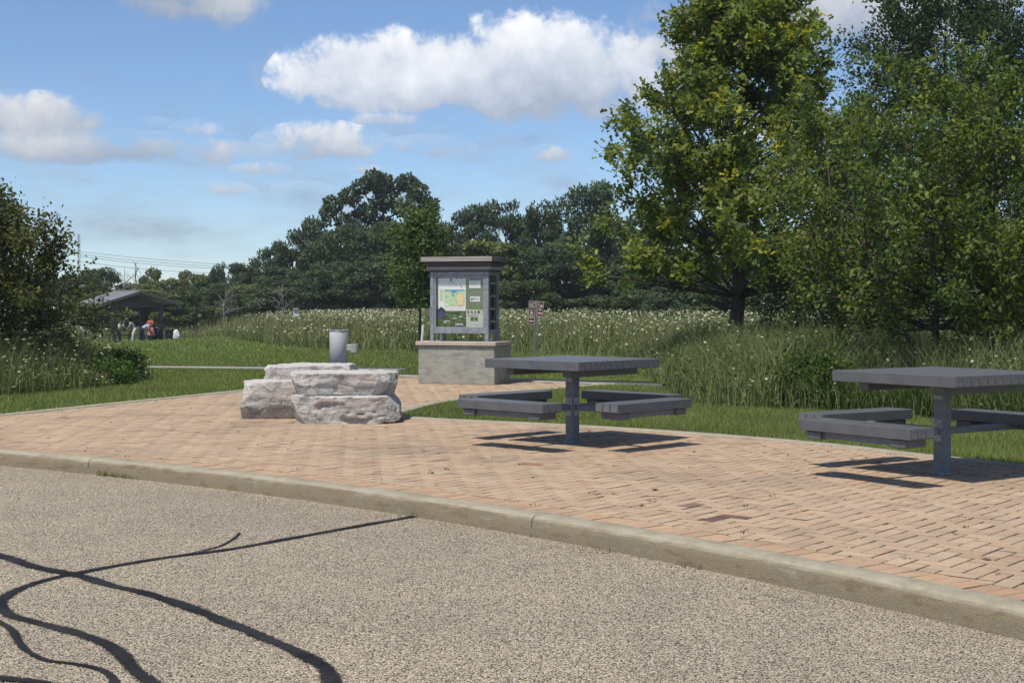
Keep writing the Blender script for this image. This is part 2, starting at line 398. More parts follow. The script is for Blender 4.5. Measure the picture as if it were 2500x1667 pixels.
M['plank'] = simple('grey_plastic_lumber', (0.078, 0.082, 0.092), (0.122, 0.126, 0.138), 5, 0.42, 0.5, 0, .12, .001, st=(.4, 1, 1))
M['plankend'] = simple('sawn_plastic_end', (0.115, 0.117, 0.122), (0.165, 0.167, 0.172), 22, 0.75, 0.25, 0, .3, .002)
M['galv'] = mat_metal('galvanised_steel', (0.125, 0.145, 0.170), (0.19, 0.215, 0.245), .6, .1)
M['galv2'] = mat_metal('dull_galvanised_steel', (0.20, 0.225, 0.255), (0.36, 0.395, 0.435), 0.5, 0.4)
M['bolt'] = mat_metal('bolt_steel', (0.3, 0.31, 0.33), (0.5, 0.51, 0.53), .35, .8)
M['silver'] = mat_metal('silver_paint', (0.47, 0.49, 0.52), (0.52, 0.54, 0.57), 0.4, 0.0, 3)
M['bowl'] = mat_metal('stainless_bowl', (0.42, 0.42, 0.40), (0.55, 0.55, 0.52), .4, .35)
M['brass'] = simple('brass', (0.20, 0.13, 0.06), (0.3, 0.2, 0.1), 10, .4, .5, .7)
M['roofwood'] = mat_wood('weathered_timber', (0.20, 0.19, 0.175), (0.42, 0.40, 0.375), 0)
M['darkwood'] = mat_wood('dark_timber', (0.075, 0.066, 0.062), (0.15, 0.136, 0.126), 0)
M['black'] = simple('black_plastic', (0.008, 0.009, 0.010), (0.016, 0.017, 0.019), 5, .5, .3)
M['bark'] = simple('bark', (0.045, 0.038, 0.032), (0.13, 0.115, 0.10), 7, 0.95, 0.1, 0, .9, .02, st=(3, 3, .8), fine=30)
M['palebark'] = simple('pale_bark', (0.10, 0.095, 0.085), (0.25, 0.24, 0.22), 7, 0.95, 0.1, 0, .8, .02, st=(2, 2, .8), fine=30)
M['thickbark'] = simple('thicket_bark', (0.06, 0.052, 0.045), (0.14, 0.13, 0.115), 7, 0.95, 0.1, 0, .8, .02, st=(2, 2, .8), fine=30)
M['deadwood'] = simple('dead_wood', (0.13, 0.12, 0.11), (0.24, 0.225, 0.21), 5, 0.95, 0.1)
M['white'] = simple('white_paint', (0.62, 0.62, 0.62), (0.72, 0.72, 0.72), 6, .6, .3)
M['paper'] = simple('white_paper', (0.74, 0.75, 0.78), (0.78, 0.79, 0.81), 3, .6, .3)
M['ink'] = simple('dark_ink', (0.02, 0.022, 0.03), (0.05, 0.05, 0.06), 30, .6, .3)
M['greyink'] = simple('grey_ink', (0.40, 0.40, 0.44), (0.55, 0.55, 0.58), 30, .6, .3)
M['brownsign'] = simple('brown_sign_sheet', (0.14, 0.036, 0.022), (0.18, 0.048, 0.030), 12, .45, .4)
M['roofmetal'] = simple('grey_metal_roof', (0.26, 0.265, 0.275), (0.33, 0.335, 0.345), 2, .5, .4, .2)
def flat(name, c, rough=.6): 
    m, t, o = new_mat(name); n = t.noise(coord(t), 14, 3, .6)
    pbr(t, o, t.mix(n, tuple(x*.86 for x in c), tuple(min(1, x*1.12) for x in c)), rough, .3); return m

# ------------------------------------------------------------------ setting: kerb arc, plaza, road
KC = np.array([-14.605, -4.8635]); KR = 19.82; KW = 0.17; ROADZ = -0.12
def arc(r, a): return KC + r*np.array([math.cos(a), math.sin(a)])
A0, A1 = math.radians(118), math.radians(2)                     # left end to right end of the kerb
def ang_of(x, y): return math.atan2(y-KC[1], x-KC[0])

# road inside the loop
def disc(name, mat, r0, r1, n, z, parent=None):
    V = []; Fc = []
    rr = np.linspace(r0, r1, 14)
    for r in rr:
        for k in range(n):
            a = 2*math.pi*k/n; V.append((KC[0]+r*math.cos(a), KC[1]+r*math.sin(a), z))
    for i in range(len(rr)-1):
        for k in range(n):
            k2 = (k+1) % n; Fc.append((i*n+k, (i+1)*n+k, (i+1)*n+k2, i*n+k2))
    return np_mesh(name, np.array(V), np.array(Fc), mat, parent)
road = tag(disc('road', M['road'], 0.02, KR+0.06, 160, ROADZ), 'tan chip-seal road with black tar lines', None, None, 'structure')

# kerb: one structure, cast in lengths with joints
kerb = tag(empty('kerb', (0, 0, 0)), 'concrete kerb curving along the road', None, None, 'structure')
joints = [A0, ang_of(-4.6-2.7, 13.2), ang_of(*G(221, 1156, ROADZ)), ang_of(*G(1306, 1308, ROADZ)), ang_of(*G(2700, 1650, ROADZ)), math.radians(16), A1]
prof = [(0.0, ROADZ-0.1), (0.003, ROADZ), (0.008, -0.060), (0.013, -0.024), (0.020, -0.010), (0.031, -0.002), (0.048, 0.003), (KW-0.012, 0.005), (KW-0.002, 0.0), (KW, -0.10)]
for j in range(len(joints)-1):
    a, b = joints[j]-0.00016, joints[j+1]+0.00016
    n = max(4, int(abs(a-b)*KR/0.06)); V = []; Fc = []; m = len(prof)
    for i in range(n+1):
        t = a+(b-a)*i/n
        for q, (dr, z) in enumerate(prof):
            wob = 0.004*mnoise.noise(Vector((t*KR*2.2, q*.6, 3))) + (0.0035+.004*(3 <= q <= 6))*mnoise.noise(Vector((t*KR*9, q*.8, 7)))
            if 0 < q < m-1: x, y = arc(KR+dr+wob, t); V.append((x, y, z+wob*.6))
            else: x, y = arc(KR+dr, t); V.append((x, y, z))
    for i in range(n):
        for q in range(m-1): Fc.append((i*m+q, (i+1)*m+q, (i+1)*m+q+1, i*m+q+1))
    o = np_mesh('kerb_length', np.array(V), np.array(Fc), M['kerb'], kerb, smooth=True)

# ground: everything outside the loop, out to the horizon
rad = [KR+0.05, KR+0.2]
while rad[-1] < 590: rad.append(rad[-1]+max(0.7, (rad[-1]-KR)*0.06))
na = 420; V = []
for r in rad:
    a = np.arange(na)*2*math.pi/na
    x = KC[0]+r*np.cos(a); y = KC[1]+r*np.sin(a); V.append(np.c_[x, y, terrain(x, y) if r > KR+.3 else np.full(na, -0.05)])
V = np.concatenate(V); Fc = []
for i in range(len(rad)-1):
    k = np.arange(na); k2 = (k+1) % na; Fc.append(np.c_[i*na+k, (i+1)*na+k, (i+1)*na+k2, i*na+k2])
tag(np_mesh('ground', V, np.concatenate(Fc), M['ground'], smooth=True), 'grassy park ground', None, None, 'structure')

# plaza outline
def spline(P, n=12):
    P = np.array(P, float); out = []
    for i in range(len(P)-1):
        p0, p1, p2, p3 = P[max(i-1, 0)], P[i], P[i+1], P[min(i+2, len(P)-1)]
        for t in np.linspace(0, 1, n, endpoint=False):
            out.append(0.5*((2*p1)+(-p0+p2)*t+(2*p0-5*p1+4*p2-p3)*t*t+(-p0+3*p1-3*p2+p3)*t**3))
    out.append(P[-1]); return np.array(out)
edge_right = spline([(5.75, 5.2), (5.55, 7.4), (4.85, 9.35), (3.94, 10.91), (3.31, 11.81), (2.75, 12.66), (1.78, 13.68), (0.55, 14.62), (-0.66, 15.30), (-1.15, 15.62)])
neck = spline([(-1.15, 15.62), (-1.40, 15.90), (-1.38, 16.5), (-1.02, 18.1), (-0.30, 19.75), (0.54, 21.06), (1.07, 21.75), (1.62, 22.25)])
back = spline([(1.62, 22.25), (0.84, 22.62), (0.0, 23.32), (-0.9, 24.1), (-1.78, 24.80), (-2.15, 24.86), (-2.45, 24.4)])
edge_left = spline([(-2.45, 24.4), (-3.05, 22.75), (-3.87, 20.47), (-4.92, 17.95), (-5.74, 15.92), (-6.35, 14.6), (-6.95, 13.25)])
def front_arc(r): 
    aa = np.linspace(ang_of(-6.95, 13.25), ang_of(4.55, 1.2), 150); return np.array([arc(r, a) for a in aa])
def plaza_poly(r, ins=0.0): return np.concatenate([front_arc(r), [(5.75, 1.2)], edge_right, neck[1:], back[1:], edge_left[1:]])
plaza = plaza_poly(KR+KW+0.002)
SOLD = 0.205
herr = plaza_poly(KR+KW+SOLD)
def inside(P, poly):
    P = np.atleast_2d(P); x, y = P[:, 0], P[:, 1]; r = np.zeros(len(P), bool)
    a = poly; b = np.roll(poly, -1, 0)
    for (x1, y1), (x2, y2) in zip(a, b):
        if y1 == y2: continue
        c = ((y1 > y) != (y2 > y)) & (x < (x2-x1)*(y-y1)/(y2-y1)+x1); r ^= c
    return r
def tri_sheet(name, poly, z, mat, **kw):
    import bmesh
    bm = bmesh.new(); vs = [bm.verts.new((p[0], p[1], z)) for p in poly]
    f = bm.faces.new(vs); bmesh.ops.triangulate(bm, faces=[f])
    me = bpy.data.meshes.new(name); bm.to_mesh(me); bm.free(); me.materials.append(mat)
    for p in me.polygons:
        if p.normal.z < 0: p.flip()
    return link(bpy.data.objects.new(name, me))
pav = tri_sheet('brick_plaza', plaza, -0.018, M['sand']); tag(pav, 'herringbone clay brick plaza', None, None, 'structure')

def ribbon(name, mid, wd, zt, depth, mat, parent=None, kind=None, wob=0.0, ch=0.006):
    """a slab of width wd following a curve (left side of travel), top at zt"""
    mid = np.array(mid); n = len(mid)
    tg = np.gradient(mid, axis=0); tg /= np.linalg.norm(tg, axis=1)[:, None]; nr = np.c_[-tg[:, 1], tg[:, 0]]
    if not hasattr(zt, '__len__'): zt = np.full(n, zt)
    rows = [(0, -depth), (0, -ch), (ch, 0), (wd-ch, 0), (wd, -ch), (wd, -depth)]
    V = []
    for i in range(n):
        for (o_, dz) in rows:
            k = 1+wob*mnoise.noise(Vector((mid[i][0]*3, mid[i][1]*3, o_*9)))
            p = mid[i]+nr[i]*o_*k; V.append((p[0], p[1], zt[i]+dz))
    Fc = []; m = len(rows)
    for i in range(n-1):
        for q in range(m-1): Fc.append((i*m+q, (i+1)*m+q, (i+1)*m+q+1, i*m+q+1))
    Fc = np.array(Fc)[:, ::-1]
    return np_mesh(name, np.array(V), Fc, mat, parent)
def resample(P, step):
    P = np.array(P); s = np.r_[0, np.cumsum(np.linalg.norm(np.diff(P, axis=0), axis=1))]
    k = max(2, int(s[-1]/step)+1); t = np.linspace(0, s[-1], k)
    return np.c_[np.interp(t, s, P[:, 0]), np.interp(t, s, P[:, 1])]
edging = tag(empty('plaza_edging'), 'narrow concrete edging round the brick plaza', None, None, 'structure')
for crv, seg in ((np.concatenate([edge_right, neck[1:]]), 3.0), (back, 9.0), (edge_left, 3.0)):
    P = resample(crv, 0.12); per = int(seg/0.12)
    for i in range(0, len(P)-1, per):
        q = P[i:i+per+1].copy()
        if len(q) < 2: continue
        d0 = (q[1]-q[0]); d0 /= np.linalg.norm(d0); q[0] += d0*0.004
        ribbon('edging_strip', q[::-1], 0.15, 0.012, 0.12, M['edging'], edging)

# asphalt path behind, concrete walk on its far left
pth = spline([(14, 17.5), (7, 20.3), (2.2, 22.98), (1.1, 23.55), (0.0, 24.15), (-1.4, 25.3), (-2.4, 25.75), (-3.6, 26.2)], 10)
tag(ribbon('path', pth[::-1], -1.15, 0.0, 0.05, M['path']), 'dark asphalt path behind the plaza', None, None, 'structure')
wlk = spline([(-2.2, 26.55), (-3.3, 26.85), (-5.4, 27.45), (-7.0, 27.75), (-10, 28.1), (-16, 28.3)], 10)
tag(ribbon('walkway', wlk, -1.05, 0.012, 0.06, M['walk']), 'pale concrete walkway crossing the lawn', None, None, 'structure')
# -------- bricks
rng = np.random.default_rng(7)
BA = math.radians(51.0); E1 = np.array([math.cos(BA), math.sin(BA)]); E2 = np.array([-math.sin(BA), math.cos(BA)]); BW = 0.1016
def clip_convex(poly, conv):
    out = [np.array(p) for p in poly]
    for i in range(len(conv)):
        a, b = conv[i], conv[(i+1) % len(conv)]; e = b-a
        src = out; out = []
        for j in range(len(src)):
            p, q = src[j], src[(j+1) % len(src)]
            sp = e[0]*(p[1]-a[1])-e[1]*(p[0]-a[0]); sq = e[0]*(q[1]-a[1])-e[1]*(q[0]-a[0])
            if sp >= 0: out.append(p)
            if (sp >= 0) != (sq >= 0): out.append(p+(q-p)*(sp/(sp-sq)))
        if len(out) < 3: return None
    return np.array(out)
JG = 0.0036
def brick_rect(i, j, horiz):
    if horiz: u0, u1, v0, v1 = i, i+2, j, j+1
    else: u0, u1, v0, v1 = i, i+1, j, j+2
    u0, u1, v0, v1 = u0*BW+JG, u1*BW-JG, v0*BW+JG, v1*BW-JG
    return np.array([E1*u+E2*v for u, v in ((u0, v0), (u1, v0), (u1, v1), (u0, v1))])
cands = []
for i in range(-190, 300):
    for j in range(-190, 300):
        c = (i-j) % 4
        if c == 0: cands.append((i, j, True))
        elif c == 3: cands.append((i, j, False))
cen = np.array([E1*(i+(1 if h else .5))*BW+E2*(j+(.5 if h else 1))*BW for i, j, h in cands])
ok = (cen[:, 0] > -7) & (cen[:, 0] < 5.9) & (cen[:, 1] > 4.0) & (cen[:, 1] < 25.0) & (np.abs(cen[:, 0]) < 0.40*cen[:, 1]+1.2)
cands = [c for c, k in zip(cands, ok) if k]; cen = cen[ok]
deep = np.ones(len(cen), bool)
for dx, dy in ((.13, .0), (-.13, 0), (0, .13), (0, -.13)): deep &= inside(cen+np.array([dx, dy]), herr)
near = np.zeros(len(cen), bool)
for dx, dy in ((.13, .0), (-.13, 0), (0, .13), (0, -.13), (0, 0)): near |= inside(cen+np.array([dx, dy]), herr)
polys = []; ids = {}
herr_small = resample(np.concatenate([herr, herr[:1]]), 0.12)
for k, (c, d_, n_) in enumerate(zip(cands, deep, near)):
    if d_: ids[c] = len(polys); polys.append((brick_rect(*c), 0))
    elif n_:
        rc = brick_rect(*c); cc = rc.mean(0)
        q = clip_convex(herr_small, rc)
        if q is None: continue
        keep = [0]
        for t_ in range(1, len(q)):
            if np.linalg.norm(q[t_]-q[keep[-1]]) > 0.004: keep.append(t_)
        q = q[keep]
        if len(q) > 2 and np.linalg.norm(q[0]-q[-1]) < 0.004: q = q[:-1]
        if len(q) < 3: continue
        ar = 0.5*abs(np.dot(q[:, 0], np.roll(q[:, 1], 1))-np.dot(q[:, 1], np.roll(q[:, 0], 1)))
        if ar > 0.0006: polys.append((q, 1))
aa = ang_of(-6.9, 13.2)
step = BW*1.0/(KR+KW+.1); gap = 0.0025/(KR+KW)
while aa > ang_of(4.4, 1.4):
    r0, r1 = KR+KW+0.004, KR+KW+SOLD-0.003
    q = np.array([arc(r0, aa-gap), arc(r1, aa-gap), arc(r1, aa-step+gap), arc(r0, aa-step+gap)])[::-1]
    polys.append((q, 2)); aa -= step
pc = np.array([p.mean(0) for p, _ in polys])
kinds = np.array([k for _, k in polys])
PAL = np.array([1.04, 1.09, 1.14])*np.array([(0.405, 0.288, 0.192), (0.424, 0.302, 0.202), (0.388, 0.272, 0.182), (0.418, 0.302, 0.204), (0.402, 0.290, 0.198), (0.406, 0.274, 0.178)])
tints = PAL[rng.integers(0, len(PAL), len(polys))]*rng.uniform(0.94, 1.05, (len(polys), 1))
tints[kinds == 2] *= np.array([0.98, 0.92, 0.88])
def darken(px, py, c, num=1):
    g = np.array(G(px, py)); dist = np.linalg.norm(pc-g, axis=1)+(kinds != 0)*5
    for k in np.argsort(dist)[:num]: tints[k] = c
g_ = np.array(G(1793, 1268)); hk = min((k for k in ids if k[2]), key=lambda k: np.linalg.norm(pc[ids[k]]-g_))
for k_ in (hk, (hk[0]+2, hk[1]-1, False)):
    if k_ in ids: tints[ids[k_]] = (.15, .095, .085)
for (px, py, c) in ((1657, 1233, (.20, .135, .115)), (1312, 1134, (.33, .18, .115)), (1070, 1122, (.26, .19, .15)),
                    (1450, 1063, (.2, .14, .12)), (880, 1131, (.40, .23, .16)), (172, 1019, (.3, .2, .13)), (1600, 1140, (.40, .27, .2))): darken(px, py, c)
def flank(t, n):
    """full tint on the wearing face, much darker on chamfer edge and flanks"""
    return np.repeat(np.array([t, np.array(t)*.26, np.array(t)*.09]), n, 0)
def brick_geo(q, z, tl, hole=None):
    """chamfered paver from a flat outline"""
    n = len(q); c = q.mean(0); e = q-c; ln = np.linalg.norm(e, axis=1)[:, None]; top = c+e*(1-np.minimum(0.0078/np.maximum(ln, .01), .3))
    zt = z+(top-c)@tl; ze = z-0.0045+(q-c)@tl
    V = np.concatenate([np.c_[top, zt], np.c_[q, ze], np.c_[q, np.full(n, -0.05)]])
    Fc = [tuple(range(n))]
    for i in range(n):
        j = (i+1) % n; Fc.append((n+i, n+j, j, i)); Fc.append((2*n+i, 2*n+j, n+j, n+i))
    return V, Fc
vis = (np.abs(pc[:, 0]) < 0.365*pc[:, 1]) & (pc[:, 1] > 5.2)
for k, (q, kd) in enumerate(polys):       # counter-clockwise outlines
    x_, y_ = q[:, 0], q[:, 1]
    if np.dot(x_, np.roll(y_, -1))-np.dot(y_, np.roll(x_, -1)) < 0: polys[k] = (q[::-1], kd)
area = np.array([0.5*abs(np.dot(q[:, 0], np.roll(q[:, 1], -1))-np.dot(q[:, 1], np.roll(q[:, 0], -1))) for q, _ in polys])
order = np.argsort(np.where(vis, -area/pc[:, 1]**3, 1)); single = set(order[:300].tolist())
zj = rng.normal(0, 0.0011, len(polys)); tj = rng.normal(0, 0.006, (len(polys), 2))
AV, AF, AT, base = [], [], [], 0
for k, (q, kd) in enumerate(polys):
    V, Fc = brick_geo(q, min(zj[k], .002), tj[k])
    if k in single:
        c = q.mean(0); V = V.copy(); V[:, :2] -= c
        me = bpy.data.meshes.new('brick'); me.from_pydata(V.tolist(), [], Fc); me.materials.append(M['brick'])
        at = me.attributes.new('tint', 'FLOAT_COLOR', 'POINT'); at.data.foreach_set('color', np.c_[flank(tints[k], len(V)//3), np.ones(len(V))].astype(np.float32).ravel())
        o = link(bpy.data.objects.new('brick', me), pav); o.location = (c[0], c[1], 0)
    else:
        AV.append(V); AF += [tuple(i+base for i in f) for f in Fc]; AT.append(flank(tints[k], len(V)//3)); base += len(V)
me = bpy.data.meshes.new('bricks'); me.from_pydata(np.concatenate(AV).tolist(), [], AF); me.materials.append(M['brick'])
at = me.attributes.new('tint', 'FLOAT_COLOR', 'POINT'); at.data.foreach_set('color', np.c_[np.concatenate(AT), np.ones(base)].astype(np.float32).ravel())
o = link(bpy.data.objects.new('bricks', me), pav); tag(o, 'remaining clay bricks of the plaza', None, None, 'stuff')

# -------- tar lines sealed over the cracks of the road
def tar(pts, wd, zoff=0.004, soft=0.0):
    P = spline([G(0+x*.42517, 1080+y*.42517, ROADZ) for x, y in pts], 14); P = resample(P, 0.03)
    n = len(P); tg = np.gradient(P, axis=0); tg /= np.linalg.norm(tg, axis=1)[:, None]; nr = np.c_[-tg[:, 1], tg[:, 0]]
    V = []; T = []; cols = [(-1.15, 0.0), (-.6, .55), (-.15, 1), (.15, 1), (.6, .55), (1.15, 0.0)]
    for i in range(n):
        w_ = wd*(1+0.28*mnoise.noise(Vector((P[i][0]*5, P[i][1]*5, 1)))+.30*mnoise.noise(Vector((P[i][0]*34, P[i][1]*34, 5))))
        sh = 0.012*mnoise.noise(Vector((P[i][0]*4, P[i][1]*4, 9)))
        for c, tt in cols:
            p = P[i]+nr[i]*(w_*c*.66+sh); V.append((p[0], p[1], ROADZ+zoff+(0.002 if abs(c) < .5 else 0))); T.append([max(tt-soft, 0)]*3)
    Fc = []; m = len(cols)
    for i in range(n-1):
        for q in range(m-1): Fc.append((i*m+q, i*m+q+1, (i+1)*m+q+1, (i+1)*m+q))
    return np_mesh('tar_line', np.array(V), np.array(Fc), M['tar'], road, tint=np.array(T))
tar([(2420, 410), (2352, 430), (2000, 492), (1600, 565), (1280, 620), (960, 660), (640, 715), (430, 755), (300, 782), (100, 848), (15, 905), (5, 948), (60, 992), (200, 1030), (380, 1080), (560, 1135), (680, 1200), (760, 1290), (900, 1400), (1000, 1560)], 0.060)
tar([(-300, 560), (0, 650), (200, 715), (400, 755), (600, 812), (850, 872), (1050, 937), (1250, 1012), (1500, 1115), (1720, 1210), (1850, 1290), (1910, 1390), (1900, 1560)], 0.068, 0.0052)
tar([(-80, 1000), (0, 1035), (70, 1075), (110, 1150), (160, 1210), (260, 1252), (420, 1270), (560, 1302), (640, 1345), (680, 1420)], 0.034, 0.0046)
tar([(1100, 640), (1250, 602), (1330, 566), (1372, 522)], 0.03, 0.0058, 0.28)
tar([(-200, 1330), (0, 1358), (200, 1380), (420, 1430)], 0.06, 0.0062)

# ------------------------------------------------------------------ picnic tables
def picnic_table(loc, rz, label, seats=(0, 1, 2, 3)):
    """local axes: +x = normal of the front-left edge, +y = normal of the front-right edge; planks run along y"""
    t = empty('picnic_table', loc, rz)
    tag(t, label, 'picnic table', 'grey pedestal picnic tables on the brick plaza')
    a, zt, th, d_, ww, b, zs, ts, p = 0.565, 0.762, 0.080, 0.835, 0.253, 0.512, 0.417, 0.078, 0.047
    top = empty('tabletop', (0, 0, 0), 0, t)
    n = 13; pw = 2*a/n
    pm = MB().box((0, 0, 0), (pw/2-0.0008, a, th/2), ch=0.0028).build('plank', M['plank'], top)
    pms = pm.data
    pm.location = (-a+pw/2, 0, zt-th/2)
    em = MB().box((0, 0, 0), (pw/2-0.009, 0.0022, th/2-0.008)).build('end_cap', M['plankend'], pm); em.location = (0, a+0.0012, 0)
    e2 = em.copy(); COL.objects.link(e2); e2.parent = pm; e2.location = (0, -a-0.0012, 0)
    for k in range(1, n):
        o = copy_tree(pm, top); o.location = (-a+pw*(k+.5), 0, zt-th/2+random.uniform(-.0006, .0004))
    for s in (-1, 1):                                            # cleats under the planks
        MB().box((0, s*0.34, zt-th-0.032), (0.47, 0.045, 0.031), ch=.008).build('cleat', M['plank'], t)
    seatm = {}
    for k in seats:
        st = empty('seat', (0, 0, 0), math.pi/2*k, t)
        sw = ww/3
        pl = None
        for q in range(3):
            x = d_-ww/2+sw*(q+.5)
            if 'p' not in seatm:
                o = MB().box((0, 0, 0), (sw/2-0.0008, b, ts/2), ch=0.003).build('plank', M['plank'], st); seatm['p'] = o
                c1 = MB().box((0, 0, 0), (sw/2-0.010, 0.0022, ts/2-0.009)).build('end_cap', M['plankend'], o); c1.location = (0, b+.0012, 0)
                c2 = c1.copy(); COL.objects.link(c2); c2.parent = o; c2.location = (0, -b-.0012, 0)
            else: o = copy_tree(seatm['p'], st)
            o.location = (x, 0, zs-ts/2)
        for s in (-1, 1):
            if 'c' not in seatm: seatm['c'] = o = MB().box((0, 0, 0), (ww/2-.02, 0.07, 0.030), ch=.008).build('cleat', M['plank'], st)
            else: o = seatm['c'].copy(); COL.objects.link(o); o.parent = st
            o.location = (d_, s*(b-.12), zs-ts-0.031)
        if 'r' not in seatm: seatm['r'] = o = MB().box((0, 0, 0), (0.022, b-.14, 0.024), ch=.004).build('rail', M['galv'], st)
        else: o = seatm['r'].copy(); COL.objects.link(o); o.parent = st
        o.location = (d_+.055, 0, zs-ts-0.0275)
        if 'a' not in seatm:
            mb = MB().box((p+(d_-p)/2+.02, 0, zs-0.077-.02), ((d_-p)/2+.0, 0.022, 0.026), ch=.004)
            seatm['a'] = o = mb.build('arm', M['galv'], st)
            g = MB().box((p+0.004, 0, zs-0.09), (0.0035, 0.037, 0.085), ch=.0015).build('bracket', M['galv2'], o)
            for by in (-.024, .024):
                for bz in (-.068, .068):
                    MB().lathe([(0.0085, 0), (0.0085, 0.004), (0.005, 0.0075)], 8).build('bolt', M['bolt'], o).matrix_local = Matrix.Translation((p+.0075, by, zs-.09+bz)) @ Matrix.Rotation(math.pi/2, 4, 'Y')
        else: o = copy_tree(seatm['a'], st)
    MB().box((0, 0, (zt-th-.005)/2), (p, p, (zt-th-.005)/2), ch=.006).build('post', M['galv'], t)
    MB().box((0, 0, 0.006), (p+.012, p+.012, 0.006), ch=.003).build('base_plate', M['galv2'], t)
    for s in (-1, 1):
        MB().box((s*(p+.0032), 0, zt-th-.075), (0.003, 0.04, 0.055), ch=.001).build('gusset', M['galv2'], t)
        for bz in (-.03, .03):
            for by in (-.02, .02):
                MB().lathe([(0.008, 0), (0.008, 0.004), (0.005, 0.007)], 8).build('bolt', M['bolt'], t).matrix_local = Matrix.Translation((s*(p+.0062), by, zt-th-.075+bz)) @ Matrix.Rotation(s*math.pi/2, 4, 'Y')
    return t
random.seed(3)
th1, th2 = 0.806, 0.594
picnic_table((0.55, 12.917, 0.002), math.atan2(-math.sin(th1), -math.cos(th1)), 'grey plank picnic table on one post, in front of the concrete kiosk base')
picnic_table((3.185, 10.506, 0.002), math.atan2(-math.sin(th2), -math.cos(th2)), 'nearer grey picnic table on the right, cut off by the picture edge', (0, 2, 3))

# ------------------------------------------------------------------ seat rocks
def rock(label, x0, x1, y0, y1, z0, z1, seed, yaw=0.0, taper=0.0, amp=0.035, lean=0.0, under=0.0):
    sx_, sy_, sz_ = x1-x0, y1-y0, z1-z0
    r_ = 0.017; nx, ny, nz = int(sx_/r_)+1, int(sy_/r_)+1, int(sz_/r_)+1
    import bmesh
    V = {}; verts = []; faces = []
    def vid(i, j, k):
        key = (i, j, k)
        if key not in V:
            u, v_, w_ = i/nx*2-1, j/ny*2-1, k/nz*2-1
            V[key] = len(verts); verts.append((u, v_, w_))
        return V[key]
    for i in range(nx):
        for j in range(ny): faces += [(vid(i, j, 0), vid(i, j+1, 0), vid(i+1, j+1, 0), vid(i+1, j, 0)), (vid(i, j, nz), vid(i+1, j, nz), vid(i+1, j+1, nz), vid(i, j+1, nz))]
    for i in range(nx):
        for k in range(nz): faces += [(vid(i, 0, k), vid(i+1, 0, k), vid(i+1, 0, k+1), vid(i, 0, k+1)), (vid(i, ny, k), vid(i, ny, k+1), vid(i+1, ny, k+1), vid(i+1, ny, k))]
    for j in range(ny):
        for k in range(nz): faces += [(vid(0, j, k), vid(0, j, k+1), vid(0, j+1, k+1), vid(0, j+1, k)), (vid(nx, j, k), vid(nx, j+1, k), vid(nx, j+1, k+1), vid(nx, j, k+1))]
    out = []
    N = mnoise.noise; so = Vector((seed*7.3, seed*3.1, seed*5.7))
    rl = random.Random(seed)
    planes = []
    for q in range(20):                                              # broken faces: planes that shear off edges and corners
        n_ = Vector((rl.uniform(-1, 1), rl.uniform(-1, 1), rl.uniform(-.55, .75))).normalized()
        ext = abs(n_.x)*sx_/2+abs(n_.y)*sy_/2+abs(n_.z)*sz_/2
        planes.append((n_, ext*rl.uniform(.74, .90)))
    for (u, v_, w_) in verts:
        x, y, z = u*sx_/2, v_*sy_/2, w_*sz_/2
        p = Vector((x, y, z))+so
        big = mnoise.fractal(p*2.4, 1.0, 2.0, 3); med = mnoise.fractal(p*8, 0.9, 2.1, 4); fin = mnoise.fractal(p*26, .8, 2, 3)
        st = z*17+1.6*N(Vector((x*2.2, y*2.2, seed))); lay = math.floor(st); fr = st-lay
        ledge = N(Vector((lay*3.7+seed, x*2.3, y*2.3)))*amp*1.0*min(1, fr*6)
        ridge = -amp*.35*math.exp(-(fr/.10)**2)*(1 if N(Vector((lay*1.9, x*2, y*2))) > -.1 else 0)
        side = max(abs(u)**10, abs(v_)**10)
        d_out = big*amp*.6+med*amp*.40+fin*amp*.10
        x += math.copysign(1, u)*abs(u)**10*(d_out+ledge+ridge); y += math.copysign(1, v_)*abs(v_)**10*(d_out+ledge+ridge)
        z += math.copysign(1, w_)*abs(w_)**10*(big*amp*.22+med*amp*.22+fin*amp*.06)
        if under and w_ < 0 and u > .3: z += under*(u-.3)/.7*(-w_)
        P_ = Vector((x, y, z))
        for n_, dd_ in planes:
            e_ = P_.dot(n_)-dd_-fin*amp*.15-med*amp*.12
            if e_ > 0: P_ -= n_*e_*.98
        out.append(tuple(P_))
    me = bpy.data.meshes.new('rock'); me.from_pydata(out, [], faces); me.materials.append(M['rock'])
    for pl in me.polygons: pl.use_smooth = True
    o = link(bpy.data.objects.new('rock', me)); o.location = ((x0+x1)/2, (y0+y1)/2, (z0+z1)/2); o.rotation_euler = (0, 0, yaw)
    return tag(o, label, 'rock', 'stacked limestone seat rocks')
rock('pinkish grey limestone block, lowest and leftmost of the rock pile', -2.96, -2.30, 15.52, 16.35, -0.02, 0.405, 3, 0.03)
rock('long cream limestone block on the bricks, front right of the rock pile', -2.37, -1.205, 14.90, 15.80, -0.03, 0.285, 11, 0.05, 0, .042, 0, 0.07)
rock('grey banded slab lying on top of the cream block', -2.40, -1.22, 15.10, 15.95, 0.288, 0.520, 23, 0.02, 0, .034)
rock('rearmost and highest white slab of the rock pile, half hidden', -2.84, -1.74, 16.05, 17.0, 0.02, 0.555, 37, -.06, 0, .036)

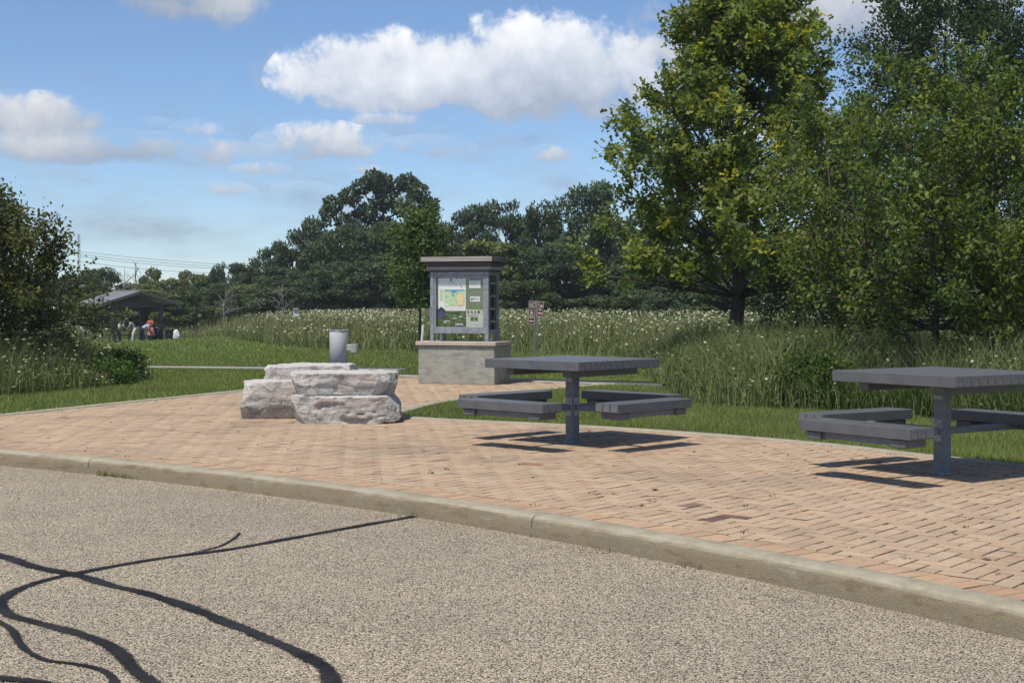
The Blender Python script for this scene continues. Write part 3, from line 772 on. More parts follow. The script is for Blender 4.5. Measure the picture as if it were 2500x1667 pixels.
# ------------------------------------------------------------------ drinking fountain
fx, fy = -3.10, 25.45
ft = tag(empty('drinking_fountain', (fx, fy, 0.0)), 'silver cylindrical drinking fountain with a low side bowl, behind the rocks', 'drinking fountain')
MB().lathe([(.165, 0), (.165, .772), (.160, .78), (.14, .782)], 32).build('body', M['silver'], ft, True)
MB().lathe([(.175, .002), (.175, .022), (.166, .024)], 32, (0, 0, -.01)).build('base_ring', M['galv2'], ft)
MB().lathe([(.168, 0), (.172, .006), (.172, .018), (.160, .022), (.150, .010), (.02, .004)], 32, (0, 0, .768)).build('basin_rim', M['galv2'], ft, True)
MB().tube([(.045, -.02, .775), (.045, -.02, .815), (.03, -.03, .828)], .011, 8).build('spout', M['brass'], ft)
MB().lathe([(.012, 0), (.016, .02), (.008, .028)], 10, (-.15, -.02, .786)).build('push_button', M['bolt'], ft)
arm = MB().box((.205, -.03, .475), (.09, .045, .055), ch=.006).build('bowl_arm', M['bowl'], ft)
bw = MB().lathe([(.05, 0), (.075, .02), (.078, .168), (.070, .172), (.062, .15), (.01, .14)], 24, (.285, -.03, .37)).build('side_bowl', M['bowl'], ft)
MB().tube([(.315, -.0, .52), (.315, -.0, .565), (.30, -.01, .575)], .008, 8).build('spout', M['brass'], ft)
# ------------------------------------------------------------------ information kiosk
KPH = math.radians(20.0); tA = np.array([math.cos(KPH), -math.sin(KPH)]); bA = np.array([math.sin(KPH), math.cos(KPH)])
KL, KD = 1.285, 0.74
kc = np.array([-0.275, 22.03]) - tA*KL/2 + bA*KD/2
ks = tag(empty('information_kiosk', (kc[0], kc[1], 0), -KPH), 'information kiosk with a map board in a steel frame on a concrete base', 'kiosk')
# local: x to the right along the front, -y faces the viewer
bs = MB().box((0, 0, .30), (KL/2, KD/2, .303), ch=.010).build('base', M['kiosk_conc'], ks)
MB().box((0, 0, .636), (KL/2+.035, KD/2+.035, .031), ch=.006).build('cap', M['cap_conc'], ks)
FW, FD, fp = 0.99, 0.47, 0.062
z0, z1 = .667, 1.762
for sx_ in (-1, 1):
    for sy_ in (-1, 1):
        lg = MB().box((sx_*(FW-fp)/2, sy_*(FD-fp)/2, (z0+z1)/2), (fp/2, fp/2, (z1-z0)/2), ch=.004).build('leg', M['galv2'], ks)
        MB().box((sx_*(FW-fp)/2, sy_*(FD-fp)/2, z0+.004), (fp/2+.02, fp/2+.02, .004)).build('foot_plate', M['galv'], lg)
iw = (FW-2*fp)/2
for sy_ in (-1, 1):
    MB().box((0, sy_*(FD-fp)/2, .826), (iw, fp/2-.004, .032), ch=.003).build('bottom_rail', M['galv2'], ks)
    MB().box((0, sy_*(FD-fp)/2, 1.735), (iw, fp/2-.004, .027), ch=.003).build('top_rail', M['galv2'], ks)
for sx_ in (-1, 1):
    MB().box((sx_*(FW-fp)/2, 0, .826), (fp/2-.006, (FD-2*fp)/2, .030), ch=.003).build('bottom_rail', M['galv2'], ks)
    MB().box((sx_*(FW-fp)/2, 0, 1.735), (fp/2-.006, (FD-2*fp)/2, .026), ch=.003).build('top_rail', M['galv2'], ks)
yf = -FD/2
inn = empty('display_case', (0, 0, 0), 0, ks)
bw_ = .034; zb, ztp = .859, 1.707
for sx_ in (-1, 1): MB().box((sx_*(iw-bw_/2), yf+.030, (zb+ztp)/2), (bw_/2, .02, (ztp-zb)/2), ch=.003).build('case_frame', M['galv2'], inn)
for zc in (zb+bw_/2, ztp-bw_/2): MB().box((0, yf+.030, zc), (iw-bw_, .0195, bw_/2), ch=.003).build('case_frame', M['galv2'], inn)
dx0, dx1, dz0, dz1 = -iw+bw_, iw-bw_, zb+bw_, ztp-bw_
MB().box((0, yf+.075, (zb+ztp)/2), (iw, .012, (ztp-zb)/2)).build('back_board', M['galv'], inn)
def panel(name, u0, u1, v0, v1, layer, mat, par=None):
    """sheet inside the display; u,v fractions of the opening (v from the top)"""
    x0_, x1_ = dx0+(dx1-dx0)*u0, dx0+(dx1-dx0)*u1; za, zb_ = dz1-(dz1-dz0)*v1, dz1-(dz1-dz0)*v0
    return MB().box(((x0_+x1_)/2, yf+.062-.0022*layer, (za+zb_)/2), ((x1_-x0_)/2, .0009, (zb_-za)/2)).build(name, mat, par or inn)
def print_mat(name, stops, sc, st=(1, 1, 1), dist=1.0):
    m, t, o = new_mat(name); v = stretch(t, coord(t), st); n = t.noise(v, sc, 4, .6, dist)
    pbr(t, o, t.ramp(n, stops), .5, .4); return m
m_map = print_mat('map_print', [(.30, (.10, .36, .42)), (.40, (.22, .50, .46)), (.47, (.45, .62, .34)), (.53, (.66, .72, .40)), (.60, (.30, .50, .42)), (.68, (.74, .55, .28)), (.8, (.80, .42, .16))], 9, (1, 1, 1), 1.5)
m_map2 = print_mat('map_orange', [(.35, (.62, .66, .40)), (.5, (.80, .60, .30)), (.62, (.78, .48, .22)), (.75, (.55, .62, .5))], 16)
m_photo = print_mat('photo_print', [(.3, (.015, .02, .02)), (.45, (.05, .085, .03)), (.55, (.10, .16, .05)), (.66, (.16, .22, .12)), (.78, (.6, .62, .62))], 10, (1, 1, 1.8), 1.0)
m_green = print_mat('green_board', [(.3, (.11, .155, .075)), (.6, (.145, .195, .10)), (.8, (.20, .25, .15))], 3)
m_pale = print_mat('pale_board', [(.3, (.42, .47, .40)), (.7, (.58, .62, .58))], 3)
m_blue = flat('blue_print', (.06, .07, .19)); m_teal = flat('teal_print', (.13, .42, .44)); m_lake = flat('lake_print', (.04, .23, .48))
panel('poster', .62, .985, 0.0, .60, 1, m_green); panel('poster', .62, .985, .603, .998, 1, m_pale)
panel('poster', .62, .985, .60, .645, 2, flat('green_print', (.16, .22, .10)))
mp = panel('map_poster', .025, .612, .012, .672, 1, M['paper'])
panel('map_print', .155, .59, .24, .575, 2, m_map, mp); panel('map_inset', .055, .135, .24, .47, 2, m_map, mp)
panel('map_print', .44, .56, .335, .565, 3, m_map2, mp); panel('map_print', .155, .59, .24, .275, 3, m_teal, mp); panel('map_print', .32, .42, .255, .295, 4, m_lake, mp)
panel('legend', .165, .24, .53, .565, 3, M['paper'], mp)
for r_ in range(3): panel('text_line', .20+.02*r_, .40-.02*r_, .088+.018*r_, .095+.018*r_, 2, M['greyink'], mp)
for r_ in range(5): panel('text_line', .06+.07*r_, .115+.07*r_, .158, .166, 2, M['greyink'], mp)
for r_ in range(8): panel('text_line', .20+.045*r_, .232+.045*r_, .605+.012*(r_ % 3), .612+.012*(r_ % 3), 2, M['greyink'], mp)
nt = panel('notice', .42, .545, .015, .145, 3, M['paper'], mp)
def disc_print(name, u, v, rr, layer, mat, par):
    x_, z_ = dx0+(dx1-dx0)*u, dz1-(dz1-dz0)*v
    return MB().tube([(x_, yf+.062-.0022*layer-.0009, z_), (x_, yf+.062-.0022*layer+.0009, z_)], rr, 12).build(name, mat, par)
disc_print('round_emblem', .30, .048, .024, 2, M['ink'], mp); disc_print('round_emblem', .30, .048, .012, 3, M['paper'], mp)
panel('round_emblem', .285, .315, .043, .053, 4, M['ink'], mp)
for u_, v_ in ((.415, .022), (.51, .022), (.41, .152), (.505, .152), (.53, .19)): disc_print('pin', u_, v_, .009, 4, M['ink'], mp)
panel('photo_print', .0, .612, .675, .995, 1, m_photo)
panel('blue_print', .02, .175, .655, .80, 2, m_blue)
for k, (u_, v_, r_) in enumerate(((.05, .655, .022), (.09, .635, .028), (.125, .65, .026), (.15, .668, .018), (.085, .605, .012), (.07, .62, .01))): disc_print('dark_print', u_, v_, r_, 3, M['ink'], inn)
for k, (u0_, u1_, v_) in enumerate(((.15, .27, .875), (.33, .42, .82), (.38, .56, .945), (.46, .54, .785), (.13, .2, .90))): panel('white_print', u0_, u1_, v_, v_+.013, 2, M['paper'])
for k in range(6): panel('white_print', .40+.028*k, .413+.028*k, .915+.012*(k % 2), .95, 3, M['paper'])
n1_ = panel('notice', .685, .925, .065, .215, 2, M['paper'])
for r_ in range(4): panel('text_line', .725, .885-.02*(r_ % 2), .09+.02*r_, .097+.02*r_, 3, M['greyink'], n1_)
n2_ = panel('notice', .705, .92, .385, .485, 2, M['paper'])
def text(name, s, size, loc, mat, par, ext=.0006):
    cu = bpy.data.curves.new(name, 'FONT'); cu.body = s; cu.size = size; cu.extrude = ext; cu.align_x = 'LEFT'; cu.align_y = 'CENTER'
    tmp = bpy.data.objects.new(name, cu); COL.objects.link(tmp); bpy.context.view_layer.update()
    me = bpy.data.meshes.new_from_object(tmp.evaluated_get(bpy.context.evaluated_depsgraph_get())); bpy.data.objects.remove(tmp)
    me.name = name; me.materials.clear(); me.materials.append(mat)
    o = link(bpy.data.objects.new(name, me), par); o.location = loc; o.rotation_euler = (math.pi/2, 0, 0); return o
text('lettering', 'FPCCR', .050, (dx0+(dx1-dx0)*.762, yf+.062-.0066, dz1-(dz1-dz0)*.435), M['ink'], n2_)
MB().prism([(0, 0), (.012, 0), (.012, .012), (.026, .012), (.018, .026), (.023, .026), (.006, .052), (-.011, .026), (-.006, .026), (-.014, .012), (0, .012)], -.0006, .0006).build('tree_emblem', M['ink'], n2_, loc=(dx0+(dx1-dx0)*.735, yf+.062-.0066, dz1-(dz1-dz0)*.47))
for k, c in enumerate(((.40, .12, .10), (.16, .20, .09), (.05, .30, .10), (.03, .03, .035))): disc_print('icon_print', .665+.075*k, .695, .020, 3, flat('icon_%d' % k, c), inn)
for k, c in enumerate(((.07, .14, .03), (.09, .16, .04))): panel('icon_print', .715+.085*k, .785+.085*k, .80, .87, 3, flat('icon_b%d' % k, c))
panel('text_line', .72, .92, .945, .955, 2, M['greyink'])
for k in range(4): panel('text_line', .66, .90-.03*k, .745+.012*k, .750+.012*k, 2, M['greyink'])
# clear acrylic front
m_gl, t_, o_ = new_mat('clear_acrylic')
gl = t_.n('ShaderNodeBsdfGlossy', ins={'Roughness': .04}); tr_ = t_.n('ShaderNodeBsdfTransparent'); mx_ = t_.n('ShaderNodeMixShader', ins={0: .05})
t_.link(tr_.outputs[0], mx_.inputs[1]); t_.link(gl.outputs[0], mx_.inputs[2]); t_.link(mx_.outputs[0], o_.inputs[0])
MB().box((0, yf+.036, (dz0+dz1)/2), ((dx1-dx0)/2-.001, .0015, (dz1-dz0)/2-.001)).build('front_pane', m_gl, inn)
# right side: timber back with brochure brackets
for sx_ in (-1, 1):
    sd_ = MB().box((sx_*(FW/2-fp/2-.012), 0, 1.28), (.012, (FD-2*fp)/2-.004, .424)).build('side_board', M['darkwood'], ks)
    for k in range(4):
        zc = 1.58-.20*k
        MB().box((sx_*(FW/2-fp/2+.012), -.0, zc), (.012, .10, .016), ch=.003).build('shelf_bracket', M['roofwood'], sd_)
        MB().box((sx_*(FW/2-fp/2+.005), .015, zc-.085), (.005, .03, .06)).build('brochure_slot', M['black'], sd_)
# stepped timber roof
MB().box((0, 0, 1.775), (FW/2+.02, FD/2+.02, .012)).build('roof_beam', M['darkwood'], ks)
MB().box((0, 0, 1.816), (FW/2+.045, FD/2+.045, .027), ch=.004).build('roof_beam', M['roofwood'], ks)
MB().box((0, 0, 1.849), (FW/2+.025, FD/2+.025, .005)).build('roof_beam', M['darkwood'], ks)
MB().box((0, 0, 1.882), (FW/2+.06, FD/2+.06, .026), ch=.004).build('roof_beam', M['darkwood'], ks)
MB().box((0, 0, 1.914), (FW/2+.03, FD/2+.03, .005)).build('roof_beam', M['darkwood'], ks)
rw, rd = 1.20, .72
rf = empty('roof', (0, 0, 0), 0, ks)
MB().box((0, -rd/2+.02, 1.957), (rw/2, .02, .037), ch=.003).build('fascia', M['roofwood'], rf)
MB().box((0, rd/2-.02, 1.957), (rw/2, .02, .037), ch=.003).build('fascia', M['roofwood'], rf)
mside = mat_wood('weathered_timber_side', (.12, .11, .10), (.28, .26, .24), 1)
for s in (-1, 1): MB().box((s*(rw/2-.02), 0, 1.956), (.02, rd/2-.041, .037), ch=.003).build('fascia', mside, rf)
for k in range(4): MB().box((0, -rd/2+.041+(rd-.082)/8*(2*k+1), 1.972), (rw/2-.041, (rd-.082)/8-.003, .012)).build('roof_board', M['roofwood'], rf)

# ------------------------------------------------------------------ trail sign
sxw, syw = 0.515, 32.7
sg = tag(empty('trail_sign', (sxw, syw, tz(sxw, syw))), 'trail signpost with five small brown symbol plates', 'sign')
sg.rotation_euler = (0, R(1.8), R(4))
pz = 1.355
po = MB().box((0, 0, pz/2), (.026, .012, pz/2), ch=.003).build('post', M['galv'], sg)
for k in range(26): MB().box((0, -.0125, .12+k*.047), (.006, .0012, .006)).build('hole', M['black'], po)
def plate(x, z, kind):
    pl = MB().box((x, -.018, z), (.077, .002, .077), ch=.0015).build('sign_plate', M['brownsign'], sg)
    hw = .0765
    for s in (-1, 1):
        MB().box((x, -.0212, z+s*(hw-.004)), (hw, .0008, .0035)).build('border', M['white'], pl)
        MB().box((x+s*(hw-.004), -.0212, z), (.0035, .0008, hw-.0082)).build('border', M['white'], pl)
    def shp(poly): MB().prism([(x+a*.077, z+b*.077) for a, b in poly], -.0226, -.0214).build('symbol', M['white'], pl)
    if kind == 'left' or kind == 'both':
        if kind == 'left': shp([(-.65, 0), (-.2, .36), (-.2, .12), (.7, .12), (.7, -.12), (-.2, -.12), (-.2, -.36)])
        else: shp([(-.7, 0), (-.25, .38), (-.25, .13), (.25, .13), (.25, .38), (.7, 0), (.25, -.38), (.25, -.13), (-.25, -.13), (-.25, -.38)])
    elif kind == 'hiker':
        shp([(-.08+.13*math.cos(a), .58+.13*math.sin(a)) for a in np.linspace(0, 6.0, 9)])
        shp([(-.22, .40), (.08, .42), (.10, -.05), (.26, -.70), (.06, -.72), (-.08, -.15), (-.30, -.72), (-.48, -.70), (-.22, -.05)])
        shp([(.10, .30), (.38, .02), (.34, -.06), (.08, .16)]); shp([(.44, .14), (.50, .14), (.44, -.7), (.38, -.7)]); shp([(-.46, .36), (-.25, .36), (-.25, .0), (-.46, .04)])
    elif kind == 'shelter':
        shp([(-.75, .12), (.75, .62), (.75, .46), (-.75, -.04)]); shp([(-.5, .0), (-.38, .0), (-.38, -.52), (.6, -.52), (.6, -.66), (-.5, -.66)])
        shp([(-.08, -.06), (.3, -.06), (.48, -.44), (.34, -.44), (.2, -.2), (.02, -.2), (-.12, -.44), (-.26, -.44)])
    elif kind == 'fish':
        shp([(-.75, .1), (-.1, .72), (-.02, .66), (-.66, .02)]); shp([(-.2, -.3), (.1, -.02), (.5, -.0), (.72, -.2), (.72, -.55), (.2, -.62)]); shp([(-.7, -.02), (-.5, .0), (-.2, -.28), (-.3, -.34)])
plate(-.092, 1.262, 'shelter'); plate(.092, 1.258, 'fish'); plate(-.097, 1.072, 'hiker'); plate(.088, 1.068, 'both'); plate(-.102, .882, 'left')

# ------------------------------------------------------------------ picnic shelter
shx, shy = -21.35, 86.5; gz = tz(shx, shy)
sh = tag(empty('picnic_shelter', (shx-3*.8, shy-3*.6, gz), math.atan2(.6, .8)), 'small open picnic shelter with grey gabled roof on dark timber posts', 'shelter')
# local origin at the front-left post; x towards the right post, y towards the back-left post
tag(MB().box((1.5, 1.5, .03), (2.05, 2.05, .05)).build('slab', M['walk'], sh), None)
for (x_, y_) in ((0, 0), (3, 0), (0, 3), (3, 3)): MB().box((x_, y_, 1.24), (.11, .11, 1.16), ch=.01).build('post', M['darkwood'], sh)
for y_ in (0, 3): MB().box((1.5, y_, 2.30), (1.62, .06, .12)).build('beam', M['darkwood'], sh)
for x_ in (0, 3): MB().box((x_, 1.5, 2.30), (.055, 1.43, .10)).build('beam', M['darkwood'], sh)
for y_ in (0, 1.5, 3): MB().prism([(.1, 2.42), (2.9, 2.42), (1.5, 2.92)], y_-.04, y_+.04).build('gable_truss', M['darkwood'], sh)
rt = empty('roof', (0, 0, 0), 0, sh)
ov, ex = .95, .65
for s in (-1, 1):
    x_e = -ov if s < 0 else 3+ov
    MB().prism([(1.5, 3.10), (x_e, 2.36), (x_e, 2.46), (1.5, 3.20)], -ex, 3+ex).build('roof_slope', M['roofmetal'], rt)
    for y_ in (-ex, 3+ex): MB().prism([(1.5, 3.02), (x_e, 2.27), (x_e, 2.44), (1.5, 3.185)], y_-.03, y_+.03).build('bargeboard', M['darkwood'], rt)
    MB().box((x_e, 1.5, 2.36), (.02, 1.5+ex, .085)).build('fascia', M['darkwood'], rt)
    for k in range(9):
        y_ = -ex+.25+k*.475
        MB().prism([(1.5, 3.19), (x_e, 2.45), (x_e, 2.485), (1.5, 3.225)], y_-.015, y_+.015).build('seam', M['roofmetal'], rt)
MB().box((1.5, 1.5, 3.215), (.10, 1.5+ex, .02)).build('ridge_cap', M['roofmetal'], rt)

tb = tag(empty('picnic_bench_table', (shx-2.2, shy-.6, gz+.08), .64), 'dark picnic table in the shelter behind the people', 'table')
MB().box((0, 0, .72), (.8, .36, .025)).build('tabletop', M['darkwood'], tb)
for s in (-1, 1):
    MB().box((0, s*.62, .43), (.8, .12, .02)).build('bench', M['darkwood'], tb)
    MB().box((s*.6, 0, .40), (.035, .58, .03)).build('brace', M['darkwood'], tb)
    for q in (-1, 1): MB().tube([(s*.6, q*.2, .69), (s*.6, q*.55, .0)], .04, 6).build('leg', M['darkwood'], tb)
def bin_(loc, lab):
    b_ = tag(empty('trash_bin', loc), lab, 'bin', 'black bins at the shelter')
    MB().lathe([(.24, 0), (.28, .05), (.30, .78), (.30, .80), (.26, .80), (.25, .74)], 18).build('body', M['black'], b_)
    for z_ in (.25, .5): MB().lathe([(.292, 0), (.308, .015), (.308, .035), (.296, .05)], 18, (0, 0, z_)).build('band', M['black'], b_)
    MB().lathe([(.31, 0), (.315, .02), (.315, .04), (.20, .05)], 18, (0, 0, .79)).build('rim', M['black'], b_)
    return b_
bin_((shx+.62, shy-.25, gz), 'black bin outside the shelter post, with a white bag beside it')
bin_((shx-.75, shy+.9, gz+.08), 'black bin inside the shelter behind the seated person')
bg_ = MB(); 
def blob(name, c, r, mat, seed, lab, cat, sq=(1, 1, 1)):
    import bmesh
    bm = bmesh.new(); bmesh.ops.create_icosphere(bm, subdivisions=3, radius=1)
    for v in bm.verts:
        k = 1+.22*mnoise.noise(v.co*2.2+Vector((seed, 0, 0)))+.1*mnoise.noise(v.co*6+Vector((seed, 3, 0)))
        v.co = Vector((v.co.x*r*sq[0]*k*(1.25-.45*(v.co.z > .2)*v.co.z), v.co.y*r*sq[1]*k, max(v.co.z*k, -.8)*r*sq[2]))
    me = bpy.data.meshes.new(name); bm.to_mesh(me); bm.free(); me.materials.append(mat)
    o = link(bpy.data.objects.new(name, me)); o.location = c
    return tag(o, lab, cat)
blob('plastic_bag', (shx+1.0, shy-.35, gz+.50), .26, M['white'], 4, 'white plastic bag hanging at the right of the black bin', 'bag', (.7, .6, 1.35))
m_blueb = simple('blue_plastic', (.01, .10, .30), (.02, .16, .42), 6, .45, .4)
cb = tag(empty('cooler_box', (shx-5.1, shy+1.0, gz+.40), .5), 'blue box at the left end of the shelter', 'box')
MB().box((0, 0, .17), (.19, .14, .17), ch=.02).build('body', m_blueb, cb); MB().box((0, 0, .365), (.14, .12, .025), ch=.01).build('lid', m_blueb, cb)
MB().tube([(-.2, 0, .3), (-.2, 0, .44), (.2, 0, .44), (.2, 0, .3)], .012, 6).build('handle', m_blueb, cb)

# nest box on a pole in the meadow
nx_, ny_ = (722-1250)/F_PX*50, 50.0
nb = tag(empty('nest_box', (nx_, ny_, tz(nx_, ny_)), .2), 'small white nest box on a pole in the flower field', 'nest box')
zb_ = CH-(773-HOR)/F_PX*50-tz(nx_, ny_)
MB().tube([(0, 0, 0), (0, 0, zb_+.02)], .022, 8).build('pole', M['galv2'], nb)
MB().box((0, 0, zb_+.13), (.075, .085, .125), ch=.005).build('box', M['white'], nb)
MB().box((0, -.02, zb_+.285), (.10, .125, .010)).build('lid', M['white'], nb).rotation_euler = (0, 0, 0)
MB().tube([(0, -.0865, zb_+.18), (0, -.0885, zb_+.18)], .02, 12).build('entrance_hole', M['black'], nb)

# far radio mast and power lines
mx0 = (194-1250)/F_PX*520
mt = tag(empty('radio_mast', (mx0, 520, -2)), 'thin distant radio mast above the trees on the left', 'mast')
mtop = CH+2+(HOR-572)/F_PX*520
for k in range(3):
    a_ = 2.1*k; MB().tube([(math.cos(a_)*.45, math.sin(a_)*.45, 0), (math.cos(a_)*.45, math.sin(a_)*.45, mtop)], .09, 5).build('leg', M['galv2'], mt)
lat = MB()
for k in range(26):
    for q in range(3):
        a_, b_ = 2.1*q, 2.1*((q+1) % 3)
        lat.tube([(math.cos(a_)*.45, math.sin(a_)*.45, k*mtop/26), (math.cos(b_)*.45, math.sin(b_)*.45, (k+1)*mtop/26)], .045, 4)
tag(lat.build('lattice', M['galv2'], mt), None, None, None, 'stuff')
for k, (pa, pb, pc_) in enumerate((((60, 603), (330, 636), (640, 657)), ((60, 606), (330, 642), (640, 661)), ((60, 617), (330, 655), (640, 672)), ((60, 598), (330, 629), (640, 652)))):
    D_ = 300+6*k
    P = spline([((px-1250)/F_PX*D_, CH+(HOR-py)/F_PX*D_) for px, py in (pa, pb, pc_, (900, pc_[1]+4))], 14)
    wm = MB().tube([(x_, D_, z_) for x_, z_ in P], .045, 4)
    o = wm.build('power_line', M['galv']); tag(o, ('second', 'third', 'lowest', 'highest')[k]+' of the four thin power lines in the sky above the shelter', 'power line', 'power lines left of the trees')

# ------------------------------------------------------------------ vegetation
def rnd_unit(rg, n):
    v = rg.normal(size=(n, 3)); return v/np.linalg.norm(v, axis=1)[:, None]
OVAL = (np.array([(0, 0, 0), (.30, .26, .03), (.68, .25, .02), (1, 0, -.06), (.68, -.25, .02), (.30, -.26, .03), (.5, 0, -.04)], float), [(0, 6, 1), (1, 6, 2), (2, 6, 3), (3, 6, 4), (4, 6, 5), (5, 6, 0)])
DIAM = (np.array([(0, 0, 0), (.45, .32, .05), (1, 0, -.05), (.45, -.32, .05)], float), [(0, 2, 1), (0, 3, 2)])
OAK = (np.array([(0, 0, 0), (.34, .24, .03), (.46, .09, 0), (.72, .29, .02), (1.0, 0, -.06), (.72, -.29, .02), (.46, -.09, 0), (.34, -.24, .03)], float),
       [(0, 2, 1), (0, 7, 6), (0, 6, 2), (2, 4, 3), (6, 5, 4), (2, 6, 4)])
OVAL4 = (np.array([(0, 0, 0), (.30, .25, .04), (.68, .24, .03), (1, 0, -.06), (.68, -.24, .03), (.30, -.25, .04)], float), [(0, 5, 1), (1, 5, 4), (1, 4, 2), (2, 4, 3)])
def leaves(rg, P, axis, nrm, size, shape):
    """place one leaf per point: axis = leaf direction, nrm = approximate upper side"""
    tv, tf = shape; n = len(P)
    ax = axis/np.linalg.norm(axis, axis=1)[:, None]
    nr = nrm-ax*(nrm*ax).sum(1)[:, None]; nr /= np.linalg.norm(nr, axis=1)[:, None]+1e-9
    sd_ = np.cross(nr, ax)
    V = P[:, None, :]+size[:, None, None]*(tv[None, :, 0:1]*ax[:, None, :]+tv[None, :, 1:2]*sd_[:, None, :]+tv[None, :, 2:3]*nr[:, None, :])
    k = len(tv); Fc = (np.array(tf)[None]+(np.arange(n)*k)[:, None, None]).reshape(-1, 3)
    return V.reshape(-1, 3), Fc, k
def tubes(segs, n=6):
    """tapered limbs as one array mesh: segs of (points, radii)"""
    mb = MB()
    for pts, rad in segs: mb.tube(pts, rad, n, cap=False)
    return mb
def curve_pts(p0, d0, ln, rg, bend=.25, up=.15, n=5):
    pts = [Vector(p0)]; d_ = Vector(d0).normalized()
    for i in range(n):
        d_ = (d_+Vector(rg.normal(0, bend/ n*1.6, 3))+Vector((0, 0, up/n))).normalized()
        pts.append(pts[-1]+d_*(ln/n))
    return pts, d_
def greens(rg, n, pal, var=.18):
    pal = np.array(pal); c = pal[rg.integers(0, len(pal), n)]
    return c*rg.uniform(1-var, 1+var, (n, 1))

def leafy_tree(name, loc, label, cat, rg, stems, prof, leafsz, shape, pal, mat_bark, nlimb, nsub, ntw, nlv, group=None, spread=.13, yellow=None, tipbias=.5, fill=1.0, bark_r=1.0, drop=None):
    """stems: list of (points, radii); prof: [(h, r)] crown radius by height; limbs leave the stems and fill the profile"""
    root = tag(empty(name, loc), label, cat, group)
    hs = np.array([p[0] for p in prof]); rs = np.array([p[1] for p in prof])
    segs = [(pts, rad) for pts, rad in stems]; tips = []
    for L in range(nlimb):
        st, sr = stems[L % len(stems)]
        h_t = hs[0]+(hs[-1]-hs[0])*((L+.5)/nlimb)**.9                # height the limb aims at
        a_ = L*2.39996+rg.uniform(-.35, .35)
        r_t = np.interp(h_t, hs, rs)*rg.uniform(.78, 1.06)
        zs_ = [p[2] for p in st]
        hb = max(min(h_t-r_t*rg.uniform(.35, .75), zs_[-1]*.96), hs[0]*.75+.1)
        k = np.interp(hb, zs_, range(len(zs_))); k0 = min(int(k), len(st)-2); fr = k-k0
        pb = Vector(st[k0]).lerp(Vector(st[k0+1]), fr); rb = (sr[k0]*(1-fr)+sr[k0+1]*fr)
        tgt = Vector((math.cos(a_)*r_t+st[-1][0]*.4, math.sin(a_)*r_t+st[-1][1]*.4, h_t))
        d_ = tgt-pb; ln = d_.length
        pts, dd = curve_pts(pb, d_+Vector((0, 0, -.12*ln)), ln, rg, .28, .2, 5)
        r0 = min(rb*.45, .010+.010*ln*bark_r)
        segs.append((pts, list(np.linspace(r0, .006, 6))))
        for q in range(nsub):
            f_ = rg.uniform(.22, 1.0)**.8; kk = f_*5; i0 = min(int(kk), 4); p_ = pts[i0].lerp(pts[i0+1], kk-i0)
            dv_ = (dd*.6+Vector(rnd_unit(rg, 1)[0])*.9+Vector((0, 0, .25))).normalized()
            l2 = ln*rg.uniform(.16, .36)*(1.15-.5*f_)+.12
            p2, d2 = curve_pts(p_, dv_, l2, rg, .4, .2, 3)
            segs.append((p2, [.009*bark_r, .006, .005, .003]))
            for t_ in range(ntw):
                f2 = rg.uniform(.25, 1.05)*3; j0 = min(int(f2), 2); tp = p2[j0].lerp(p2[j0+1], f2-j0)
                tips.append((tp, (d2+Vector(rnd_unit(rg, 1)[0])*.8).normalized()))
    n = len(tips); TP = np.array([t[0] for t in tips]); TD = np.array([t[1] for t in tips])
    if drop is not None:
        keep = ~drop(TP); TP, TD = TP[keep], TD[keep]; n = len(TP)
    P = np.repeat(TP, nlv, 0)+rg.normal(0, spread, (n*nlv, 3)); D = np.repeat(TD, nlv, 0)
    ax = D*.7+rnd_unit(rg, n*nlv)*.9+np.array([0, 0, -.12]); nr = rnd_unit(rg, n*nlv)*.75+np.array([0, 0, .8])
    sz = leafsz*rg.uniform(.65, 1.2, n*nlv)
    V, Fc, k = leaves(rg, P, ax, nr, sz, shape)
    tw = greens(rg, n, pal, .22); T = np.repeat(tw, nlv, 0)*rg.uniform(.82, 1.2, (n*nlv, 1))
    if yellow is not None:
        frac, yc = yellow; yt = np.repeat(rg.random(n) < frac, nlv) & (rg.random(n*nlv) < .75); T[yt] = np.array(yc)*rg.uniform(.7, 1.2, (yt.sum(), 1))
    tubes(segs, 6).build('trunk', mat_bark, root, True)
    np_mesh('crown', V, Fc, M['leaf'], root, tint=np.repeat(T, k, 0))
    return root
def stem(p0, p1, r0, r1, rg, n=7, wob=.04):
    p0, p1 = Vector(p0), Vector(p1); pts = []
    for i in range(n):
        t_ = i/(n-1); pts.append(p0.lerp(p1, t_)+Vector((rg.normal(0, wob), rg.normal(0, wob), 0))*(1 if 0 < i < n-1 else 0))
    return pts, list(np.linspace(r0, r1, n))

rg = np.random.default_rng(21)
# the big young oak on the right
ox, oy = 4.30, 27.0
leafy_tree('oak_tree', (ox, oy, tz(ox, oy)), 'tall young oak with large lobed leaves, some turning yellow, right of the sign', 'tree', rg,
           [stem((0, 0, -.1), (.05, 0, 7.3), .16, .02, rg, 10, .035)],
           [(1.75, 1.9), (1.95, 2.7), (2.3, 3.1), (2.9, 2.95), (3.6, 2.5), (4.6, 2.3), (5.6, 1.85), (6.4, 1.4), (7.2, .85), (7.75, .3)], .142, OAK,
           [(.148, .192, .050), (.108, .162, .050), (.182, .214, .052), (.092, .140, .052), (.22, .235, .054)], M['bark'], 92, 9, 3, 19,
           yellow=(.07, (.40, .38, .04)), spread=.088, drop=lambda P: P[:, 2] < 1.62+.2*np.sin(P[:, 0]*3))
